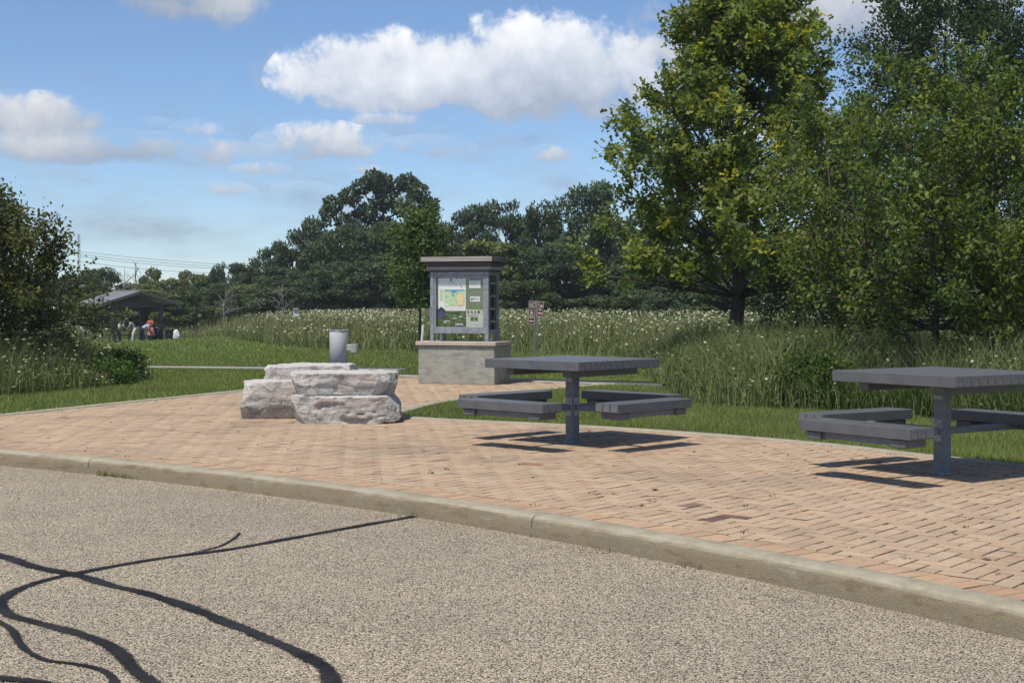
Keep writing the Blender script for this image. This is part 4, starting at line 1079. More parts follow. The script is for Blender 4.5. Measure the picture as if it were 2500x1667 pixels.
# the multi-stemmed thicket tree at the right edge
cx_, cy_ = 6.05, 19.2
stm = [stem((-.62, .1, 0), (-1.5, .2, 3.0), .055, .02, rg, 7, .03), stem((-.30, -.1, 0), (-.42, .0, 3.5), .06, .02, rg, 7, .03), stem((.0, .15, 0), (.1, .4, 3.8), .05, .02, rg), stem((.28, -.15, 0), (.35, -.2, 3.6), .065, .02, rg),
       stem((.42, .1, 0), (1.2, .2, 3.2), .05, .02, rg), stem((.15, .3, 0), (1.9, .3, 2.6), .045, .015, rg), stem((-.1, -.2, 0), (-1.9, -.5, 2.2), .04, .015, rg)]
leafy_tree('thicket_tree', (cx_, cy_, tz(cx_, cy_)), 'many-stemmed leafy tree behind the nearer picnic table', 'tree', rg, stm,
           [(1.10, 1.9), (1.5, 2.5), (2.1, 2.75), (2.9, 2.6), (3.5, 2.1), (4.0, 1.5), (4.35, .9)], .074, OVAL4,
           [(.116, .158, .038), (.084, .132, .038), (.146, .180, .044), (.066, .110, .036), (.172, .196, .048)], M['thickbark'], 84, 8, 4, 18,
           spread=.08)
leafy_tree('young_vine_shrub', (6.75, 18.0, tz(6.75, 18.0)), 'bright leafy shrub branch in front of the many-stemmed tree', 'shrub', rg,
           [stem((0, 0, 0), (-.2, .1, 1.9), .03, .012, rg)], [(1.05, .6), (1.4, 1.15), (1.8, 1.2), (2.15, .6)], .085, OVAL,
           [(.135, .172, .045), (.112, .150, .042), (.160, .188, .052)], M['palebark'], 22, 7, 3, 9, spread=.08)
# dark tree behind the thicket
dx_, dy_ = 9.75, 32.5
leafy_tree('background_tree', (dx_, dy_, tz(dx_, dy_)), 'dark small-leaved tree rising behind the many-stemmed tree at the right', 'tree', rg,
           [stem((0, 0, -.1), (.1, 0, 7.6), .17, .02, rg, 9, .05)],
           [(1.2, 1.6), (2.4, 2.7), (4, 2.8), (5.6, 2.75), (6.8, 2.45), (7.7, 1.9), (8.4, 1.0)], .10, DIAM,
           [(0.039, 0.063, 0.033), (0.048, 0.075, 0.033), (0.033, 0.055, 0.030), (0.057, 0.084, 0.036)], M['bark'], 90, 11, 3, 22, spread=.13)
ex_, ey_ = 13.6, 31.0
leafy_tree('background_tree', (ex_, ey_, tz(ex_, ey_)), 'dark tree mostly beyond the right edge of the picture', 'tree', rg,
           [stem((0, 0, -.1), (.1, 0, 7.0), .17, .02, rg, 9, .05)],
           [(1.2, 1.6), (2.4, 2.7), (4, 2.9), (5.6, 2.5), (6.8, 1.8), (7.5, .7)], .11, OVAL,
           [(0.039, 0.063, 0.033), (0.048, 0.075, 0.033), (0.033, 0.055, 0.030)], M['bark'], 55, 8, 3, 9, spread=.13)
# dark bush between oak and thicket
leafy_tree('bush', (6.9, 30.5, tz(6.9, 30.5)), 'low dark bush between the oak and the many-stemmed tree', 'bush', rg,
           [stem((0, 0, 0), (-.5, 0, 1.9), .03, .01, rg), stem((0, 0, 0), (.5, .2, 1.8), .03, .01, rg)], [(.3, 1.4), (.9, 2.0), (1.5, 1.9), (2.1, 1.1)], .09, OVAL,
           [(0.039, 0.068, 0.027), (0.051, 0.081, 0.030)], M['bark'], 34, 7, 3, 9, spread=.12)
# shrub tree on the left
lx_, ly_ = -8.85, 22.0
leafy_tree('shrub_tree', (lx_, ly_, tz(lx_, ly_)), 'olive-green shrubby tree leaning in at the left edge', 'tree', rg,
           [stem((-.3, 0, 0), (.9, -.1, 1.9), .06, .02, rg), stem((-.35, .1, 0), (.1, .1, 2.3), .05, .02, rg), stem((-.4, 0, 0), (-.9, .1, 2.0), .05, .02, rg), stem((-.25, -.1, 0), (1.3, .2, 1.55), .04, .015, rg)],
           [(1.02, 1.5), (1.25, 2.05), (1.6, 2.1), (2.0, 1.75), (2.4, 1.35), (2.75, .8), (3.0, .35)], .072, OVAL4,
           [(0.105, 0.116, 0.046), (0.085, 0.101, 0.042), (0.134, 0.140, 0.053), (0.074, 0.088, 0.039)], M['bark'], 74, 10, 4, 13, spread=.08)
leafy_tree('bush', (-6.55, 23.6, tz(-6.55, 23.6)), 'dark green low bush at the right end of the left flower clump', 'bush', rg,
           [stem((0, 0, 0), (-.2, 0, .32), .015, .006, rg), stem((0, 0, 0), (.25, 0, .28), .015, .006, rg)], [(.06, .30), (.2, .40), (.34, .3), (.46, .15)], .05, OVAL,
           [(0.042, 0.080, 0.026), (0.054, 0.096, 0.029)], M['bark'], 22, 6, 3, 9, spread=.05)
leafy_tree('bush', (-6.35, 22.3, tz(-6.35, 22.3)), 'brighter green low weed bush in front of the left flower clump', 'bush', rg,
           [stem((0, 0, 0), (-.2, 0, .3), .012, .006, rg), stem((0, 0, 0), (.2, 0, .28), .012, .006, rg)], [(.05, .34), (.15, .4), (.30, .2)], .05, OVAL,
           [(0.060, 0.120, 0.027), (0.083, 0.138, 0.033)], M['bark'], 18, 6, 3, 8, spread=.05)
leafy_tree('bush', (3.75, 17.6, tz(3.75, 17.6)), 'leafy green weed bush left of the nearer picnic table', 'bush', rg,
           [stem((0, 0, 0), (-.2, 0, .4), .012, .006, rg), stem((0, 0, 0), (.25, 0, .4), .012, .006, rg)], [(.06, .45), (.25, .55), (.45, .42), (.6, .15)], .06, OVAL,
           [(0.058, 0.111, 0.023), (0.078, 0.130, 0.029), (0.052, 0.091, 0.023)], M['bark'], 20, 6, 3, 8, spread=.055)
# sapling by the kiosk with its white guard
spx, spy = (1026-1250)/F_PX*37, 37.0
leafy_tree('sapling_tree', (spx, spy, tz(spx, spy)), 'slim young tree directly behind the left side of the kiosk', 'tree', rg,
           [stem((0, 0, 0), (.02, 0, 3.5), .035, .012, rg, 8, .012)], [(1.35, .45), (1.8, .75), (2.5, .82), (3.1, .62), (3.65, .3)], .11, OVAL,
           [(.095, .140, .050), (.112, .155, .052), (.080, .122, .046)], M['bark'], 40, 6, 3, 8, spread=.13)
gd = tag(MB().tube([(0, 0, 0), (.01, 0, .2), (.02, 0, .52)], [.036, .035, .034], 10).build('tree_guard', M['white']), 'white tree guard tube standing left of the kiosk', 'tree guard')
gx = (1029-1250)/F_PX*34.5; gd.location = (gx, 34.5, .0); gd.rotation_euler = (0, R(3), 0)
gd.location.z = CH+(HOR-833)/F_PX*34.5-.12; gd.scale = (1, 1, 1.0)

# -------- far tree line: a few crown models, each tree placed and sized on its own
def crown_model(rg, seed, nc, leaf, open_=0.0, pal=None, tall=False, n_leaf=11000):
    """unit tree: height 1, radius .5"""
    cl = []
    while len(cl) < nc:
        h_ = rg.uniform(.16, .95); r_ = .5*math.sqrt(max(1-((h_-.55)/.47)**2, .02)) if not tall else .5*(1.0 if .45 < h_ < .85 else .62)
        a_ = rg.uniform(0, 6.283); q = r_*rg.uniform(.35, .95)
        cl.append((math.cos(a_)*q, math.sin(a_)*q, h_, rg.uniform(.085, .16)))
    if tall:                                                       # open dome of separate masses on top, dense skirt below
        cl = [((x_)/330, rg.uniform(-.22, .22), (790-y_)/366+rg.uniform(-.012, .012), r_/rg.uniform(400, 560)) for x_, y_, r_ in ((-112, 502, 30), (-76, 478, 34), (-42, 458, 36), (-8, 443, 36), (30, 452, 40), (60, 442, 36), (86, 470, 38), (112, 502, 34), (128, 522, 26), (-132, 522, 24),
              (-92, 538, 38), (-40, 520, 42), (12, 500, 44), (60, 512, 44), (102, 542, 38), (0, 556, 46), (-60, 570, 46), (60, 572, 46), (0, 610, 60), (-70, 620, 55), (70, 625, 55))]
    cl.append((0, 0, .93, .09))
    cl = np.array(cl); wts = cl[:, 3]**2; idx = rg.choice(len(cl), n_leaf, p=wts/wts.sum())
    u = rnd_unit(rg, n_leaf); rr = rg.uniform(.45, 1.08, n_leaf)**.6
    P = cl[idx, :3]+u*(cl[idx, 3]*rr)[:, None]*np.array([1, 1, .70 if tall else .40])
    ax = u*.6+rnd_unit(rg, n_leaf); nr = u+np.array([0, 0, .5])+rnd_unit(rg, n_leaf)*.7
    V, Fc, k = leaves(rg, P, ax*np.array([1, 1, .9 if tall else .5]), nr, leaf*rg.uniform(.6, 1.3, n_leaf), DIAM)
    base = greens(rg, len(cl), pal, .16)[idx]*rg.uniform(.8, 1.2, (n_leaf, 1))
    segs = [stem((0, 0, -.02), (.01, 0, .9), .022, .004, rg, 8, .008)]
    for c in cl[::2]:
        b = Vector((0, 0, max(c[2]-.22, .1))); m_ = b.lerp(Vector(c[:3]), .5)+Vector((0, 0, -.02)); segs.append(([b, m_, Vector(c[:3])], [.009, .006, .002]))
    return V, Fc, np.repeat(base, k, 0), segs
DARK = [(.056, .090, .048), (.068, .102, .050), (.048, .078, .048), (.080, .112, .052)]
MID = [(.070, .105, .040), (.082, .118, .042), (.062, .094, .040)]
OLIV = [(.125, .148, .058), (.142, .162, .060), (.11, .132, .054)]
models = {}
def far_model(key, **kw):
    V, Fc, T, segs = crown_model(np.random.default_rng(kw.pop('seed')), 0, **kw)
    cr = np_mesh('crown', V, Fc, M['farleaf'], None, tint=T); tr = tubes(segs, 5).build('trunk', M['bark'], None, True)
    COL.objects.unlink(cr); COL.objects.unlink(tr); models[key] = (cr.data, tr.data)
far_model('d1', seed=1, nc=60, leaf=.040, pal=DARK); far_model('d2', seed=2, nc=66, leaf=.040, pal=DARK); far_model('d3', seed=5, nc=56, leaf=.040, pal=DARK)
far_model('m1', seed=3, nc=60, leaf=.040, pal=MID); far_model('o1', seed=4, nc=32, leaf=.05, pal=OLIV); far_model('o2', seed=9, nc=26, leaf=.05, pal=OLIV, n_leaf=6000)
far_model('tall', seed=14, nc=46, leaf=.027, pal=DARK, tall=True, n_leaf=14000)
def far_tree(px, top, base_px_w, D, key, label, z0=None, rot=None, cat='tree', grp='trees at the edge of the wood', base=None):
    x_ = (px-1250)/F_PX*D; zt_ = CH+(HOR-top)/F_PX*D; zb_ = tz(x_, D)-.1 if base is None else base
    r_ = tag(empty('woodland_tree', (x_, D, zb_), rot if rot is not None else px*.37), label, cat, grp)
    r_.scale = (base_px_w/F_PX*D, base_px_w/F_PX*D, zt_-zb_)
    for nm, me in (('crown', models[key][0]), ('trunk', models[key][1])): link(bpy.data.objects.new(nm, me), r_)
    return r_
FT = [  # px, top row, width, distance, model, label
    (930, 424, 330, 112, 'tall', 'tallest oak of the wood, its open crown standing above the rest'),
    (780, 530, 170, 116, 'd1', 'dark tree just left of the tallest oak'),
    (850, 548, 210, 105, 'd2', 'broad dark tree under the left side of the tallest oak'),
    (985, 540, 230, 104, 'm1', 'mid-green tree under the right side of the tallest oak'),
    (1070, 545, 150, 100, 'm1', 'mid-green tree behind the kiosk roof'),
    (715, 572, 130, 118, 'd3', 'dark tree third from the tallest oak on its left'),
    (655, 604, 110, 122, 'd1', 'round dark tree at the foot of the descending tree line'),
    (600, 640, 120, 120, 'd2', 'low dark tree left of the round one'),
    (533, 638, 62, 128, 'd3', 'small pointed dark tree in the left tree line'),
    (700, 650, 170, 104, 'd2', 'low dark tree in front of the wood, behind the nest box'),
    (810, 640, 190, 98, 'd3', 'low dark tree in front of the wood, left of the kiosk'),
    (905, 620, 190, 96, 'd1', 'low dark tree in front of the wood, behind the young tree'),
    (1150, 498, 130, 108, 'd2', 'dark tree standing right of the kiosk roof'),
    (1235, 488, 140, 106, 'd1', 'dark round-topped tree above the trail sign'),
    (1330, 480, 150, 104, 'd3', 'dark tree between the trail sign and the oak'),
    (1440, 440, 170, 100, 'd2', 'tall dark tree touching the left side of the young oak'),
    (1180, 585, 190, 88, 'o1', 'yellowish-green tree beside the right side of the kiosk'),
    (1290, 600, 200, 92, 'd2', 'low dark tree directly behind the trail sign'),
    (1390, 590, 210, 88, 'd1', 'low dark tree right of the trail sign'),
    (1500, 520, 220, 90, 'd3', 'dark tree behind the left branches of the young oak'),
    (1590, 600, 220, 80, 'd1', 'low dark tree behind the lower left branches of the young oak'),
    (1640, 500, 200, 92, 'd2', 'dark tree hidden behind the young oak'),
    (1720, 620, 220, 76, 'd3', 'low dark tree behind the trunk of the young oak'),
    (1800, 540, 220, 88, 'd1', 'dark tree behind the right half of the young oak'),
    (1870, 640, 220, 70, 'd2', 'low dark tree right of the oak trunk'),
    (1960, 540, 240, 84, 'd3', 'dark tree between the oak and the many-stemmed tree'),
    (2020, 640, 260, 62, 'd1', 'low dark tree behind the left side of the many-stemmed tree'),
    (2140, 560, 280, 70, 'd2', 'dark tree behind the many-stemmed tree'),
    (2300, 560, 300, 70, 'd3', 'dark tree behind the stems of the many-stemmed tree'),
    (2460, 540, 320, 70, 'd1', 'dark tree at the right edge behind the shrub'),
    (480, 668, 130, 130, 'o1', 'olive-green tree right of the shelter roof'),
    (420, 676, 110, 132, 'o2', 'pale olive tree behind the right corner of the shelter'),
    (545, 690, 130, 116, 'm1', 'mid-green low tree right of the shelter'),
    (372, 650, 66, 136, 'o2', 'thin pale-topped tree above the shelter roof'),
    (455, 656, 60, 140, 'o2', 'thin feathery tree right of the shelter roof'),
    (330, 690, 130, 134, 'o1', 'olive-green tree directly behind the shelter'),
    (250, 655, 130, 138, 'm1', 'green tree behind the left end of the shelter roof'),
    (200, 668, 120, 136, 'm1', 'green tree between the shelter and the left shrub'),
    (120, 660, 150, 138, 'd3', 'dark tree hidden behind the left shrub'),
    (20, 660, 170, 138, 'd1', 'dark tree at the far left behind the shrub'),
    (400, 725, 160, 118, 'm1', 'bushy mid-green tree behind the right post of the shelter'),
    (290, 730, 170, 118, 'm1', 'bushy mid-green tree seen through the shelter'),
    (620, 700, 150, 108, 'd1', 'low dark tree right of the bare grey one'),
]
for i_, (px, top, wd, D, key, lab) in enumerate(FT): far_tree(px, top, wd, D, key, lab, rot=0.0 if key == 'tall' else None)
# bushes that close the foot of the wood
ORD = 'first second third fourth fifth sixth seventh eighth ninth tenth eleventh twelfth thirteenth fourteenth fifteenth sixteenth seventeenth eighteenth nineteenth twentieth twenty-first twenty-second'.split()
for i_, px in enumerate(range(240, 2600, 115)):
    D = 114 if px < 600 else (96 if px < 1100 else (84 if px < 1500 else 66))
    D = D+(i_ % 3)*2.5
    r_ = far_tree(px+(i_ % 4)*14, 712-(i_ % 5)*7, 170+(i_ % 3)*20, D, ('d1', 'd2', 'd3', 'm1')[(i_*7) % 4] if px > 640 else ('m1', 'o1')[i_ % 2], ORD[i_]+' bush from the left along the foot of the wood', cat='bush', grp='bushes along the foot of the wood', base=tz((px-1250)/F_PX*D, D)-.9)
    r_.name = 'woodland_bush'
# bare dead trees
def bare(px, top, D, label, seed, lean=0.0):
    rg_ = np.random.default_rng(seed); x_ = (px-1250)/F_PX*D; h_ = CH+(HOR-top)/F_PX*D-tz(x_, D)
    r_ = tag(empty('bare_tree', (x_, D, tz(x_, D))), label, 'tree', 'bare dead trees'); main = stem((0, 0, 0), (lean, 0, h_), .10, .015, rg_, 8, .05); segs = [main]
    for k in range(16):
        t_ = rg_.uniform(.3, .95); p_ = Vector(main[0][int(t_*6)]); d_ = Vector((rg_.normal(), rg_.normal()*.6, 1.3)); 
        p2, d2 = curve_pts(p_, d_, h_*rg_.uniform(.14, .34), rg_, .5, .2, 4); segs.append((p2, [.045, .034, .026, .02, .014]))
        for q in range(3):
            p3, d3 = curve_pts(p2[rg_.integers(1, 5)], d2+Vector(rnd_unit(rg_, 1)[0])*.9, h_*.1, rg_, .5, .2, 3); segs.append((p3, [.022, .018, .014, .010]))
    tubes(segs, 5).build('branches', M['deadwood'], r_, True)
bare(332, 640, 128, 'bare dead tree above the shelter roof', 2); bare(305, 652, 130, 'smaller bare dead tree left of the one above the shelter', 3)
bare(545, 690, 98, 'bare grey tree standing in front of the wood right of the shelter', 4, .2); bare(690, 690, 92, 'bare brown tree by the nest box', 6)

# -------- grasses and flowers
def blades(rg, P, h, wd, pal, lean=.35, seg=2, var=.25):
    n = len(P); a_ = rg.uniform(0, 6.283, n); side = np.c_[np.cos(a_), np.sin(a_), np.zeros(n)]
    b_ = rg.uniform(0, 6.283, n); ld = np.c_[np.cos(b_), np.sin(b_), np.zeros(n)]*(rg.uniform(.1, 1, n)*lean)[:, None]
    up = np.array([0, 0, 1.0]); h = h[:, None]; wd_ = np.broadcast_to(np.asarray(wd, float), (n,))[:, None]
    c = greens(rg, n, pal, var)
    if seg == 1:
        V = np.stack([P-side*wd_/2, P+side*wd_/2, P+(up+ld)*h], 1); Fc = np.arange(n*3).reshape(-1, 3); k = 3
    else:
        mid = P+(up*.62+ld*.35)*h; tip = P+(up*.96+ld*1.05)*h
        V = np.stack([P-side*wd_/2, P+side*wd_/2, mid-side*wd_*.42, mid+side*wd_*.42, tip], 1); k = 5
        Fc = (np.array([(0, 1, 3), (0, 3, 2), (2, 3, 4)])[None]+(np.arange(n)*k)[:, None, None]).reshape(-1, 3)
    T = np.repeat(c, k, 0)
    return V.reshape(-1, 3), Fc, T
def umbels(rg, P, r, tilt=.35):
    n = len(P); m_ = 7
    nr = np.array([0, 0, 1.0])+rnd_unit(rg, n)*tilt; nr /= np.linalg.norm(nr, axis=1)[:, None]
    a = np.cross(nr, rnd_unit(rg, n)); a /= np.linalg.norm(a, axis=1)[:, None]; b = np.cross(nr, a); r = r[:, None]
    ring = [P+r*(a*math.cos(t)+b*math.sin(t))*(1 if i % 2 else .86) for i, t in enumerate(np.linspace(0, 6.283, m_, endpoint=False))]
    V = np.stack([P+nr*r*.22]+ring, 1); k = m_+1
    Fc = (np.array([(0, 1+i, 1+(i+1) % m_) for i in range(m_)])[None]+(np.arange(n)*k)[:, None, None]).reshape(-1, 3)
    return V.reshape(-1, 3), Fc, k
def join(parts):
    V, Fc, T = [], [], []; b = 0
    for v, f, t in parts: V.append(v); Fc.append(f+b); T.append(t); b += len(v)
    return np.concatenate(V), np.concatenate(Fc), np.concatenate(T)
def in_view(x, y, m=1.5): return np.abs(x) < 0.365*y+m
def scatter(rg, n, x0, x1, y0, y1, poly=None, notpoly=(), dens=None):
    x = rg.uniform(x0, x1, n); y = rg.uniform(y0, y1, n); k = in_view(x, y)
    x, y = x[k], y[k]; P = np.c_[x, y]
    if poly is not None: k = inside(P, poly); P = P[k]
    for q in notpoly: P = P[~inside(P, q)]
    if dens is not None: P = P[rg.random(len(P)) < dens(P[:, 0], P[:, 1])]
    return np.c_[P, terrain(P[:, 0], P[:, 1])]
def outer(poly_curve, off):     # widen the plaza outline by the edging
    return poly_curve
meadow_edge = [(-60, 140), (-34, 101), (-22, 98), (-17.6, 79), (-13, 62), (-9.1, 48.5), (-6.9, 43), (-4.3, 38.3), (-2.6, 37), (.1, 35.4), (1.9, 34.6), (2.6, 31), (2.45, 26), (2.30, 22.7), (2.22, 19.5), (2.3, 17.9), (2.8, 17.05), (3.66, 16.9), (4.38, 15.95), (5.1, 14.3), (6.4, 12.7), (9, 11.2), (14, 10)]
meadow = np.array(spline(meadow_edge, 4).tolist()+[(70, 10), (70, 150), (-60, 150)])
clump = spline([(-7.15, 19.2), (-6.5, 20.4), (-6.12, 21.6), (-6.15, 24), (-7.0, 27.0), (-8.6, 30.2), (-13, 32), (-16, 26), (-14, 18.3), (-9, 17.6), (-7.15, 19.2)], 5)
plaza_out = plaza_poly(KR)
def widen(poly, d_):
    c = np.array(poly); tg = np.gradient(c, axis=0); tg /= np.linalg.norm(tg, axis=1)[:, None]+1e-9
    return c
er = np.concatenate([edge_right, neck[1:]])
def hard_mask(P):
    """True on plaza, edging, path and walkway"""
    k = inside(P, plaza)
    for crv, d_ in ((er, .165), (back, .17), (edge_left, .165)):
        q = resample(crv, .1)
        for i in range(0, len(P), 20000):
            dd = np.min((P[i:i+20000, None, 0]-q[None, :, 0])**2+(P[i:i+20000, None, 1]-q[None, :, 1])**2, 1); k[i:i+20000] |= dd < d_*d_
    for crv, wd in ((pth, 1.15), (wlk, 1.05)):
        tg = np.gradient(crv, axis=0); tg /= np.linalg.norm(tg, axis=1)[:, None]; nr = np.c_[-tg[:, 1], tg[:, 0]]
        sg_ = 1 if crv is pth else -1
        k |= inside(P, np.concatenate([crv, (crv+nr*wd*sg_)[::-1]]))
    return k
rg = np.random.default_rng(5)
LAWN = [(.195, .245, .066), (.165, .220, .060), (.22, .258, .078), (.145, .194, .056), (.255, .262, .115)]
parts = []
for (n, x0, x1, y0, y1, h, wd) in ((230000, -.8, 7.5, 10.5, 17.5, .062, .0075), (90000, -2, 3, 15.4, 23.5, .062, .010), (150000, -9.5, -2.2, 13.5, 25.5, .062, .011), (120000, -12, 4, 24.5, 38, .06, .016), (110000, -26, 0, 30, 92, .075, .035)):
    P = scatter(rg, n, x0, x1, y0, y1, None, (meadow, clump))
    P = P[~hard_mask(P[:, :2])]; P = P[np.hypot(P[:, 0]-KC[0], P[:, 1]-KC[1]) > KR+.25]
    pn = np.array([mnoise.noise(Vector((x*.9, y*.9, 0))) for x, y in P[:, :2]])
    v, f, t = blades(rg, P, h*rg.uniform(.6, 1.35, len(P))*(1+.25*pn), wd*rg.uniform(.7, 1.3, len(P)), LAWN, .7, 1)
    t *= np.repeat(1+.22*pn, 3)[:, None]
    parts.append((v, f, t))
V, Fc, T = join(parts); tag(np_mesh('lawn_grass', V, Fc, M['grass'], None, tint=T), 'short mown green lawn grass', 'grass', None, 'stuff')

TALL = [(.140, .178, .070), (.162, .196, .078), (.118, .160, .062), (.186, .202, .094), (.22, .222, .12)]
DRY = [(.19, .18, .095), (.23, .21, .12), (.15, .155, .08)]
# flower field behind: low along the mown edge, taller farther in
def ramp_h(P):
    ye = np.interp(P[:, 0], [-22, -17.6, -13, -9.1, -6.9, -4.3, -2.6, .1, 2.6, 9], [98, 79, 62, 48.5, 43, 38.3, 37, 35.4, 34, 30])
    return np.clip(.46+(P[:, 1]-ye)/8.5*.6, .46, 1.0)
parts = []; fl = []
fdens = lambda x, y: np.clip(1.15-(y-34)/75, .15, 1)
P = np.concatenate([scatter(rg, 120000, -30, 26, 22.5, 100, meadow, (), fdens), scatter(rg, 60000, -30, 0, 40, 105, meadow)])
P = P[(P[:, 0] < 2.6) | (P[:, 1] > 30)]
hh = (.62+.22*rg.random(len(P)))*(1+.10*np.sin(P[:, 0]*1.1+P[:, 1]*.35))*ramp_h(P)
v, f, t = blades(rg, P, hh, .010+.0004*P[:, 1], TALL, .95, 2); parts.append((v, f, t))
ix_ = rg.choice(len(P), 75000); Q = P[ix_].copy(); Q[:, 2] += hh[ix_]*rg.uniform(.05, 1.0, len(Q)); Q[:, :2] += rg.normal(0, .06, (len(Q), 2))
v, f, k = leaves(rg, Q, rnd_unit(rg, len(Q))+np.array([0, 0, .3]), rnd_unit(rg, len(Q))+np.array([0, 0, .7]), rg.uniform(.04, .11, len(Q)), DIAM)
parts.append((v, f, np.repeat(greens(rg, len(Q), TALL, .3), k, 0)))
Pd = P[rg.random(len(P)) < .22]; v, f, t = blades(rg, Pd, .75+.3*rg.random(len(Pd)), .016+.0003*Pd[:, 1], DRY, .25, 2); parts.append((v, f, t))
V, Fc, T = join(parts); tag(np_mesh('meadow_grass', V, Fc, M['grass'], None, tint=T), 'tall meadow grass of the flower field', 'grass', None, 'stuff')
P = np.concatenate([scatter(rg, 110000, -30, 26, 30, 95, meadow, (), lambda x, y: fdens(x, y)*.6), scatter(rg, 16000, -30, 0, 42, 105, meadow)])
pn = np.array([mnoise.noise(Vector((x*.22, y*.22, 4))) for x, y in P[:, :2]]); pn2 = np.array([mnoise.noise(Vector((x*.7, y*.7, 14))) for x, y in P[:, :2]]); P = P[rg.random(len(P)) < np.clip(.55+1.2*pn+.9*pn2, .04, 1)]
P[:, 2] += (.62+.42*rg.random(len(P)))*ramp_h(P)
v, f, k = umbels(rg, P, rg.uniform(.012, .046, len(P)), .9); t = np.repeat(np.array([.56, .57, .40])*rg.uniform(.40, 1.10, (len(P), 1)), k, 0)
tag(np_mesh('meadow_flowers', v, f, M['petal'], None, tint=t), "mass of white umbel wildflowers filling the field behind the kiosk", 'flowers', None, 'stuff')

# rough weeds on the right, and the clump on the left
def weeds(name, lab, n, box, poly, nots, hts, nleaf, seed, flower_n, ffr=.95, dry=.10):
    rg = np.random.default_rng(seed); parts = []
    P = scatter(rg, n, *box, poly, nots)
    edge = np.ones(len(P))
    ins = np.zeros(len(P))                                       # lower plants towards the mown edge
    for d_ in (.25, .5, .8, 1.2):
        ok_ = np.ones(len(P), bool)
        for a_ in np.linspace(0, 6.28, 8, endpoint=False): ok_ &= inside(P[:, :2]+d_*np.array([math.cos(a_), math.sin(a_)]), poly)
        ins += ok_
    edge = .42+.58*ins/4
    pn = np.array([mnoise.noise(Vector((x*.8, y*.8, seed))) for x, y in P[:, :2]])
    h_ = rg.uniform(hts[0], hts[1], len(P))*edge*(1+.3*pn)*np.interp(P[:, 0]/P[:, 1]*F_PX+1250, [150, 230, 290, 350, 400, 500], [1, .85, .5, .36, .34, 1])
    v, f, t = blades(rg, P, h_, rg.uniform(.008, .017, len(P)), TALL, .6, 2); t *= np.repeat(1+.3*pn, 5)[:, None]; parts.append((v, f, t))
    k_ = rg.random(len(P)) < dry; v, f, t = blades(rg, P[k_], h_[k_]*1.15, .007, DRY, .3, 2); parts.append((v, f, t))
    # leafy herbs: leaves set along invisible stems
    idx = rg.choice(len(P), nleaf); Q = P[idx].copy(); Q[:, 2] += h_[idx]*rg.uniform(.1, .95, nleaf); Q[:, :2] += rg.normal(0, .05, (nleaf, 2))
    v, f, k = leaves(rg, Q, rnd_unit(rg, nleaf)+np.array([0, 0, .35]), rnd_unit(rg, nleaf)*.6+np.array([0, 0, 1.0]), rg.uniform(.03, .07, nleaf), DIAM)
    herb = greens(rg, nleaf, [(.070, .120, .032), (.090, .142, .038), (.055, .098, .032), (.115, .150, .046)], .25)*(1+.35*pn[idx])[:, None]
    parts.append((v, f, np.repeat(herb, k, 0)))
    V, Fc, T = join(parts); tag(np_mesh(name, V, Fc, M['grass'], None, tint=T), lab, 'weeds', None, 'stuff')
    idx = rg.choice(len(P), flower_n); Q = P[idx].copy(); Q[:, 2] += h_[idx]*rg.uniform(.8, 1.2, flower_n)*ffr
    v, f, k = umbels(rg, Q, rg.uniform(.010, .028, flower_n), .7)
    return P, h_, (v, f, np.repeat(np.array([.52, .54, .40])*rg.uniform(.45, 1.05, (flower_n, 1)), k, 0))
rw_poly = np.array([(2.3, 31), (2.62, 28), (2.45, 26), (2.30, 22.7), (2.22, 19.5), (2.3, 17.9), (2.8, 17.05), (3.66, 16.9), (4.38, 15.95), (5.1, 14.3), (6.4, 12.7), (9, 11.2), (13, 14), (13, 31)])
_, _, fr = weeds('rough_weeds', 'rough green weeds and tall grass at the right behind the picnic tables', 62000, (2, 13, 11, 31), rw_poly, (), (.55, 1.05), 42000, 31, 1100)
Pl, hl, fl_ = weeds('wild_clump', 'wild grass and weeds of the clump under the left shrub', 48000, (-14, -5.8, 17.5, 32.2), clump, (), (.45, 1.02), 26000, 41, 4200, .95, .38)
V, Fc, T = join([fr, fl_]); tag(np_mesh('weed_flowers', V, Fc, M['petal'], None, tint=T), 'small white flower heads scattered in the weeds', 'flowers', None, 'stuff')
# long arching grass below the nearer table
P = scatter(rg, 9000, 3.6, 7.5, 13.2, 17.2, rw_poly)
v, f, t = blades(rg, P, rg.uniform(.28, .6, len(P)), .011, [(.065, .105, .026), (.085, .125, .034), (.05, .085, .022)], 1.1, 2)
tag(np_mesh('arching_grass', v, f, M['grass'], None, tint=t), 'long arching grass behind the nearer picnic table', 'grass', None, 'stuff')

# single tall flower heads that can be picked out
def wild_flower(loc, h_, r_, rg, lab, grp):
    root = tag(empty('wildflower', loc), lab, 'flower', grp)
    lx, ly = rg.normal(0, .05, 2); tip = Vector((lx, ly, h_))
    MB().tube([(0, 0, 0), (lx*.4, ly*.4, h_*.5), tip], [.004, .003, .002], 4).build('stem', M_stem, root)
    pts = np.array([(tip.x+r_*.62*math.cos(a_)*q, tip.y+r_*.62*math.sin(a_)*q, tip.z+.012*(1-q)) for q, m_ in ((0, 1), (.55, 5), (1, 9)) for a_ in np.linspace(0, 6.28, m_, endpoint=False)])
    v, f, k = umbels(rg, pts, np.full(len(pts), r_*.36), .3)
    np_mesh('flower_head', v, f, M['petal'], root, tint=np.repeat(np.array([.72, .73, .60])*rg.uniform(.8, 1.05, (len(pts), 1)), k, 0))
M_stem = simple('flower_stem', (.05, .08, .025), (.08, .11, .035), 9, .8, .2)
rg = np.random.default_rng(77)
sel = rg.permutation(len(Pl)); sel = [i for i in sel if Pl[i, 1] < 26.5 and abs(Pl[i, 0]) < .36*Pl[i, 1]][:70]
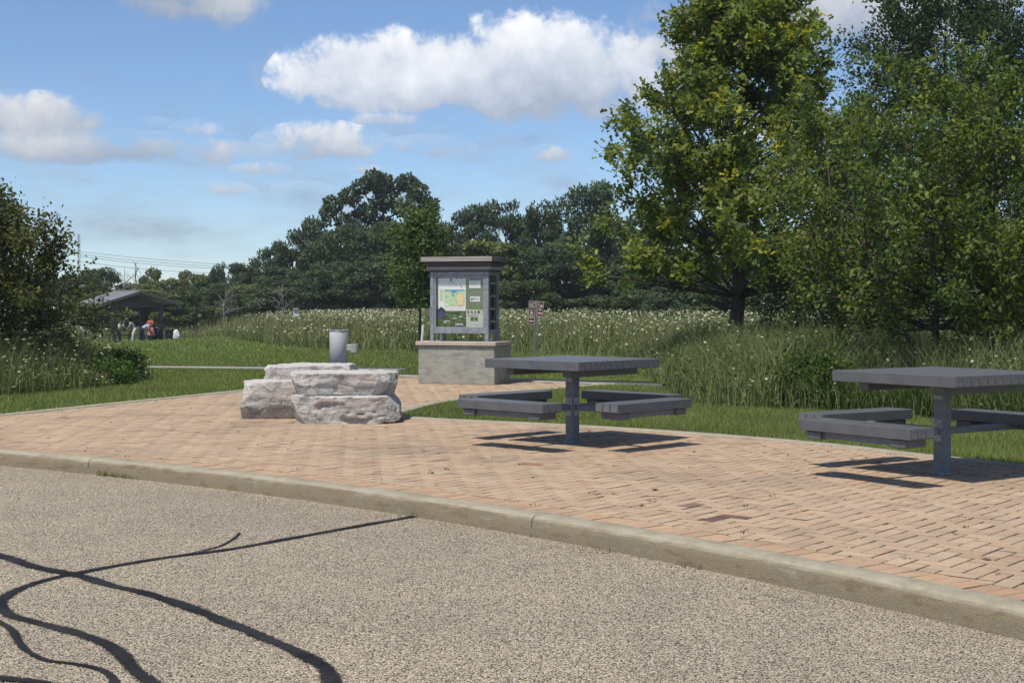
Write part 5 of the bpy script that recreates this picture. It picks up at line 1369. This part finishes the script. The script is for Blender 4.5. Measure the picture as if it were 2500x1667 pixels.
for i in sel: wild_flower(tuple(Pl[i]), min(rg.uniform(.75, 1.22), 1.3*hl[i]+.15), rg.uniform(.022, .040), rg, 'white umbel flower on a thin stem in the left clump', 'white flowers of the left clump')
for k in range(26):
    x_, y_ = rg.uniform(2.6, 8.2), rg.uniform(18, 26)
    if abs(x_) < .36*y_: wild_flower((x_, y_, tz(x_, y_)), rg.uniform(.8, 1.2), rg.uniform(.018, .034), rg, 'white umbel flower above the weeds on the right', 'white flowers in the right weeds')
# ------------------------------------------------------------------ people at the shelter
def skin_mesh(name, chain, mat, parent, sub=1):
    """chain: dict name -> (pos, radius, parent name)"""
    nm = list(chain); ix = {k: i for i, k in enumerate(nm)}
    me = bpy.data.meshes.new(name); me.from_pydata([chain[k][0] for k in nm], [(ix[chain[k][2]], ix[k]) for k in nm if chain[k][2]], []); me.update()
    me.materials.append(mat); o = link(bpy.data.objects.new(name, me), parent)
    md = o.modifiers.new('skin', 'SKIN'); md.use_smooth_shade = True
    for k in nm:
        sv = me.skin_vertices[0].data[ix[k]]; r_ = chain[k][1]; sv.radius = (r_, r_) if not hasattr(r_, '__len__') else r_
        sv.use_root = chain[k][2] is None
    sb = o.modifiers.new('sub', 'SUBSURF'); sb.levels = sub; sb.render_levels = sub
    return o
def person(loc, rz, label, skin, shirt, legs, hair, pose='stand', skirt=False, hat=None):
    p = tag(empty('person', loc, rz), label, 'person', 'people at the picnic shelter')
    # faces +y locally
    if pose == 'stand':
        J = dict(pel=(0, 0, .92), che=(0, .02, 1.28), nek=(0, .02, 1.43), hed=(0, .05, 1.56), elb=.30, hnd=(.22, .32, 1.08))
    elif pose == 'bend':
        J = dict(pel=(0, -.12, .90), che=(0, .26, 1.06), nek=(0, .40, 1.10), hed=(0, .52, 1.12), elb=.2, hnd=(.17, .52, .66))
    elif pose == 'lean':
        J = dict(pel=(0, -.08, .92), che=(0, .14, 1.22), nek=(0, .24, 1.33), hed=(0, .34, 1.42), elb=.26, hnd=(.18, .46, .86))
    else:
        J = dict(pel=(0, -.05, .48), che=(0, .04, .84), nek=(0, .08, .98), hed=(0, .13, 1.10), elb=.26, hnd=(.16, .36, .66))
    V = Vector; pel, che, nek, hed = (V(J[k]) for k in ('pel', 'che', 'nek', 'hed')); up = (hed-nek).normalized()
    sit = pose == 'sit'
    c = {'pel': (pel, .13, None), 'wst': (pel.lerp(che, .45), .12, 'pel'), 'che': (che, .145, 'wst'), 'nek': (nek, .055, 'che'), 'jaw': (nek+up*.07, .062, 'nek'), 'hed': (hed+V((0, .01, 0)), .092, 'jaw'), 'crn': (hed+up*.09, .072, 'hed')}
    fwd = V((0, 1, 0))
    sh_ = {}; lg = {}
    for s, n_ in ((-1, 'l'), (1, 'r')):
        shd = che+V((s*.18, 0, .06)); hnd = V((s*J['hnd'][0], J['hnd'][1], J['hnd'][2])); elb = shd.lerp(hnd, .5)+V((s*.08, -.09, -.03))
        c['shd'+n_] = (shd, .062, 'che'); c['elb'+n_] = (elb, .042, 'shd'+n_); c['wri'+n_] = (elb.lerp(hnd, .9), .030, 'elb'+n_); c['plm'+n_] = (hnd+(hnd-elb).normalized()*.05, .034, 'wri'+n_)
        dr = (hnd-elb).normalized(); sd2 = V((s, 0, 0))
        for q in range(4):
            b_ = hnd+dr*.09+sd2*(q-1.5)*.02; c['f%d%s' % (q, n_)] = (b_, .009, 'plm'+n_); c['g%d%s' % (q, n_)] = (b_+dr*(.05+.012*(q in (1, 2)))+V((0, .01, -.02)), .008, 'f%d%s' % (q, n_))
        c['t'+n_] = (hnd+dr*.05-sd2*.05+V((0, .02, 0)), .010, 'plm'+n_)
        hip = pel+V((s*.10, 0, -.04)); foot = V((s*.12, .04 if not sit else .48, .06)); knee = hip.lerp(foot, .5)+V((0, .05, .02)) if not sit else V((s*.13, .40, .50))
        c['hip'+n_] = (hip, .095, 'pel'); c['kne'+n_] = (knee, .062, 'hip'+n_); c['ank'+n_] = (foot+V((0, 0, .02)), .042, 'kne'+n_); c['toe'+n_] = (foot+V((0, .17, -.02)), .038, 'ank'+n_)
        sh_['s'+n_] = (shd, .080, 'che'); sh_['e'+n_] = (shd.lerp(elb, .75), .066, 's'+n_)
        lg['h'+n_] = (hip, .118, 'pel'); lg['k'+n_] = (knee, .082, 'h'+n_); lg['a'+n_] = (foot+V((0, -.01, .08)), .062, 'k'+n_)
    skin_mesh('body', c, skin, p)
    t_ = {'pel': (pel.lerp(che, .08), .155, None), 'wst': (pel.lerp(che, .5), .145, 'pel'), 'che': (che, .168, 'wst'), 'col': (nek+(che-nek)*.3, .085, 'che')}; t_.update(sh_); skin_mesh('shirt', t_, shirt, p)
    if skirt: MB().lathe([(.16, 0), (.20, -.15), (.25, -.38), (.27, -.50), (.255, -.50), (.15, -.05)], 18, tuple(pel+V((0, 0, .06)))).build('skirt', legs, p, True)
    else:
        l_ = {'pel': (pel, .150, None), 'wst': (pel.lerp(che, .2), .148, 'pel')}; l_.update(lg); skin_mesh('trousers', l_, legs, p)
    import bmesh
    bm = bmesh.new(); bmesh.ops.create_icosphere(bm, subdivisions=2, radius=.108)
    for v in bm.verts:
        if v.co.y > .03 and v.co.z < .045: v.co *= .72
    q_ = V((0, 0, 1)).rotation_difference(up)
    for v in bm.verts: v.co = hed+up*.025+q_ @ (v.co+V((0, -.02, .01)))
    if hat is None: bmesh.ops.create_icosphere(bm, subdivisions=2, radius=.055, matrix=Matrix.Translation(hed+up*.12+V((0, -.04, 0))))
    me = bpy.data.meshes.new('hair'); bm.to_mesh(me); bm.free(); me.materials.append(hair); link(bpy.data.objects.new('hair', me), p)
    if hat is not None:
        h_ = MB().lathe([(.26, -.02), (.27, .0), (.125, .035), (.115, .10), (.06, .125)], 18).build('hat', hat, p, True); h_.location = hed+up*.07; h_.rotation_euler = q_.to_euler()
    return p
def cloth(name, c): return simple(name, tuple(x*.82 for x in c), tuple(min(x*1.15, 1) for x in c), 14, .9, .1)
sk1, sk2 = simple('skin_tone', (.30, .18, .12), (.38, .23, .16), 8, .6, .3), simple('skin_tone_b', (.16, .09, .06), (.22, .13, .09), 8, .6, .3)
hr = simple('dark_hair', (.012, .010, .009), (.03, .024, .02), 30, .6, .3); navy = cloth('navy_denim', (.02, .035, .085)); lav = cloth('lavender_cotton', (.46, .48, .72)); pink = cloth('pink_cotton', (.50, .19, .22)); coral = cloth('coral_cotton', (.36, .10, .09))
greyc = cloth('grey_cotton', (.28, .29, .32)); whitec = cloth('white_print_cotton', (.55, .55, .54)); darkc = cloth('dark_cotton', (.03, .03, .035)); hatc = cloth('grey_hat', (.20, .19, .22)); paleshirt = cloth('pale_shirt', (.52, .50, .50))
def at_px(px, D): x_ = (px-1250)/F_PX*D; return x_, D
def put(px, D, dz=.08): x_, y_ = at_px(px, D); return (x_, y_, gz+dz)
person(put(368, 85.2, .0), R(150), 'standing person in a coral top and pink skirt inside the shelter', sk2, coral, pink, hr, 'stand', True)
person(put(350, 85.0, .0), R(-70), 'person in a lavender shirt bending towards the one in pink', sk1, lav, navy, hr, 'bend')
person(put(385, 85.6, .0), R(60), 'person in dark blue sitting by the right shelter post', sk2, navy, navy, hr, 'sit')
person(put(326, 84.4, -.02), R(95), 'person in a wide grey hat, grey shirt and white patterned trousers', sk1, greyc, whitec, hr, 'lean', False, hatc)
person(put(291, 84.0, -.02), R(-60), 'person in a pale shirt and dark trousers at the left of the group', sk1, paleshirt, darkc, hr, 'lean')

# ------------------------------------------------------------------ small litter on the paving
rg = np.random.default_rng(99)
m_dead = simple('dead_leaf', (.10, .065, .035), (.20, .14, .08), 20, .9, .1)
tw_lab = ['dead leaf curled on the bricks near the kerb', 'dead leaf lying on the bricks between the two tables', 'dead leaf left of the nearer table', 'dead leaf on the bricks in front of the rocks', 'dead leaf at the foot of the cream rock', 'small twig of leaves on the bricks at the lower right']
for k, (px, py) in enumerate(((1562, 1232), (1590, 1222), (1590, 1195), (1085, 1144), (714, 1029), (2405, 1366))):
    x_, y_ = G(px, py, .004); v, f, q = leaves(rg, np.array([[0, 0, .004], [.01, .01, .006]]), rg.normal(size=(2, 3))*np.array([1, 1, .15]), np.array([[0, 0, 1.0], [.2, .1, 1]]), np.array([.05, .04]), OVAL)
    o = np_mesh('dead_leaf', v, f, m_dead); o.location = (x_, y_, .003); tag(o, tw_lab[k], 'leaf', 'dead leaves on the paving')
tf = []
for (px, py, n_) in ((300, 1158, 26), (330, 1163, 30), (268, 1158, 14), (1020, 1262, 6), (1480, 1345, 10), (1700, 1388, 8)):
    x_, y_ = G(px, py, ROADZ); P = np.c_[x_+rg.normal(0, .09, n_), y_+rg.normal(0, .03, n_)-.015, np.full(n_, ROADZ)]
    rr_ = np.hypot(P[:, 0]-KC[0], P[:, 1]-KC[1]); k_ = np.minimum(1, (KR-.012)/rr_); P[:, 0] = KC[0]+(P[:, 0]-KC[0])*k_; P[:, 1] = KC[1]+(P[:, 1]-KC[1])*k_
    tf.append(blades(rg, P, rg.uniform(.02, .06, n_), .006, DRY+[(.07, .09, .03)], 1.2, 2))
V, Fc, T = join(tf); tag(np_mesh('kerb_weeds', V, Fc, M['grass'], None, tint=T), 'little dry weeds growing at the foot of the kerb', 'weeds', None, 'stuff')
tf = []
sel_ = rg.choice(np.where(vis)[0], 150)
P = np.c_[pc[sel_]+rg.normal(0, .004, (150, 2))+E1*BW*.5, np.zeros(150)]; P = np.repeat(P, 5, 0)+np.c_[rg.normal(0, .012, (750, 2)), np.zeros(750)]
V, Fc, T = blades(rg, P, rg.uniform(.006, .018, 750), .006, [(.06, .07, .03), (.10, .09, .05)], 1.2, 2); tag(np_mesh('joint_moss', V, Fc, M['grass'], None, tint=T), 'specks of moss and weed in the brick joints', 'moss', None, 'stuff')

# ------------------------------------------------------------------ thin summer haze over the park
hz, th_, oh_ = new_mat('haze')
pv = th_.n('ShaderNodeVolumePrincipled', ins={'Density': 0.00038, 'Anisotropy': 0.2}); pv.inputs['Color'].default_value = (.86, .92, 1.0, 1)
th_.link(pv.outputs[0], oh_.inputs['Volume'])
tag(MB().box((KC[0], KC[1], 16), (640, 640, 20)).build('haze', hz), 'thin summer haze in the air', None, None, 'stuff')
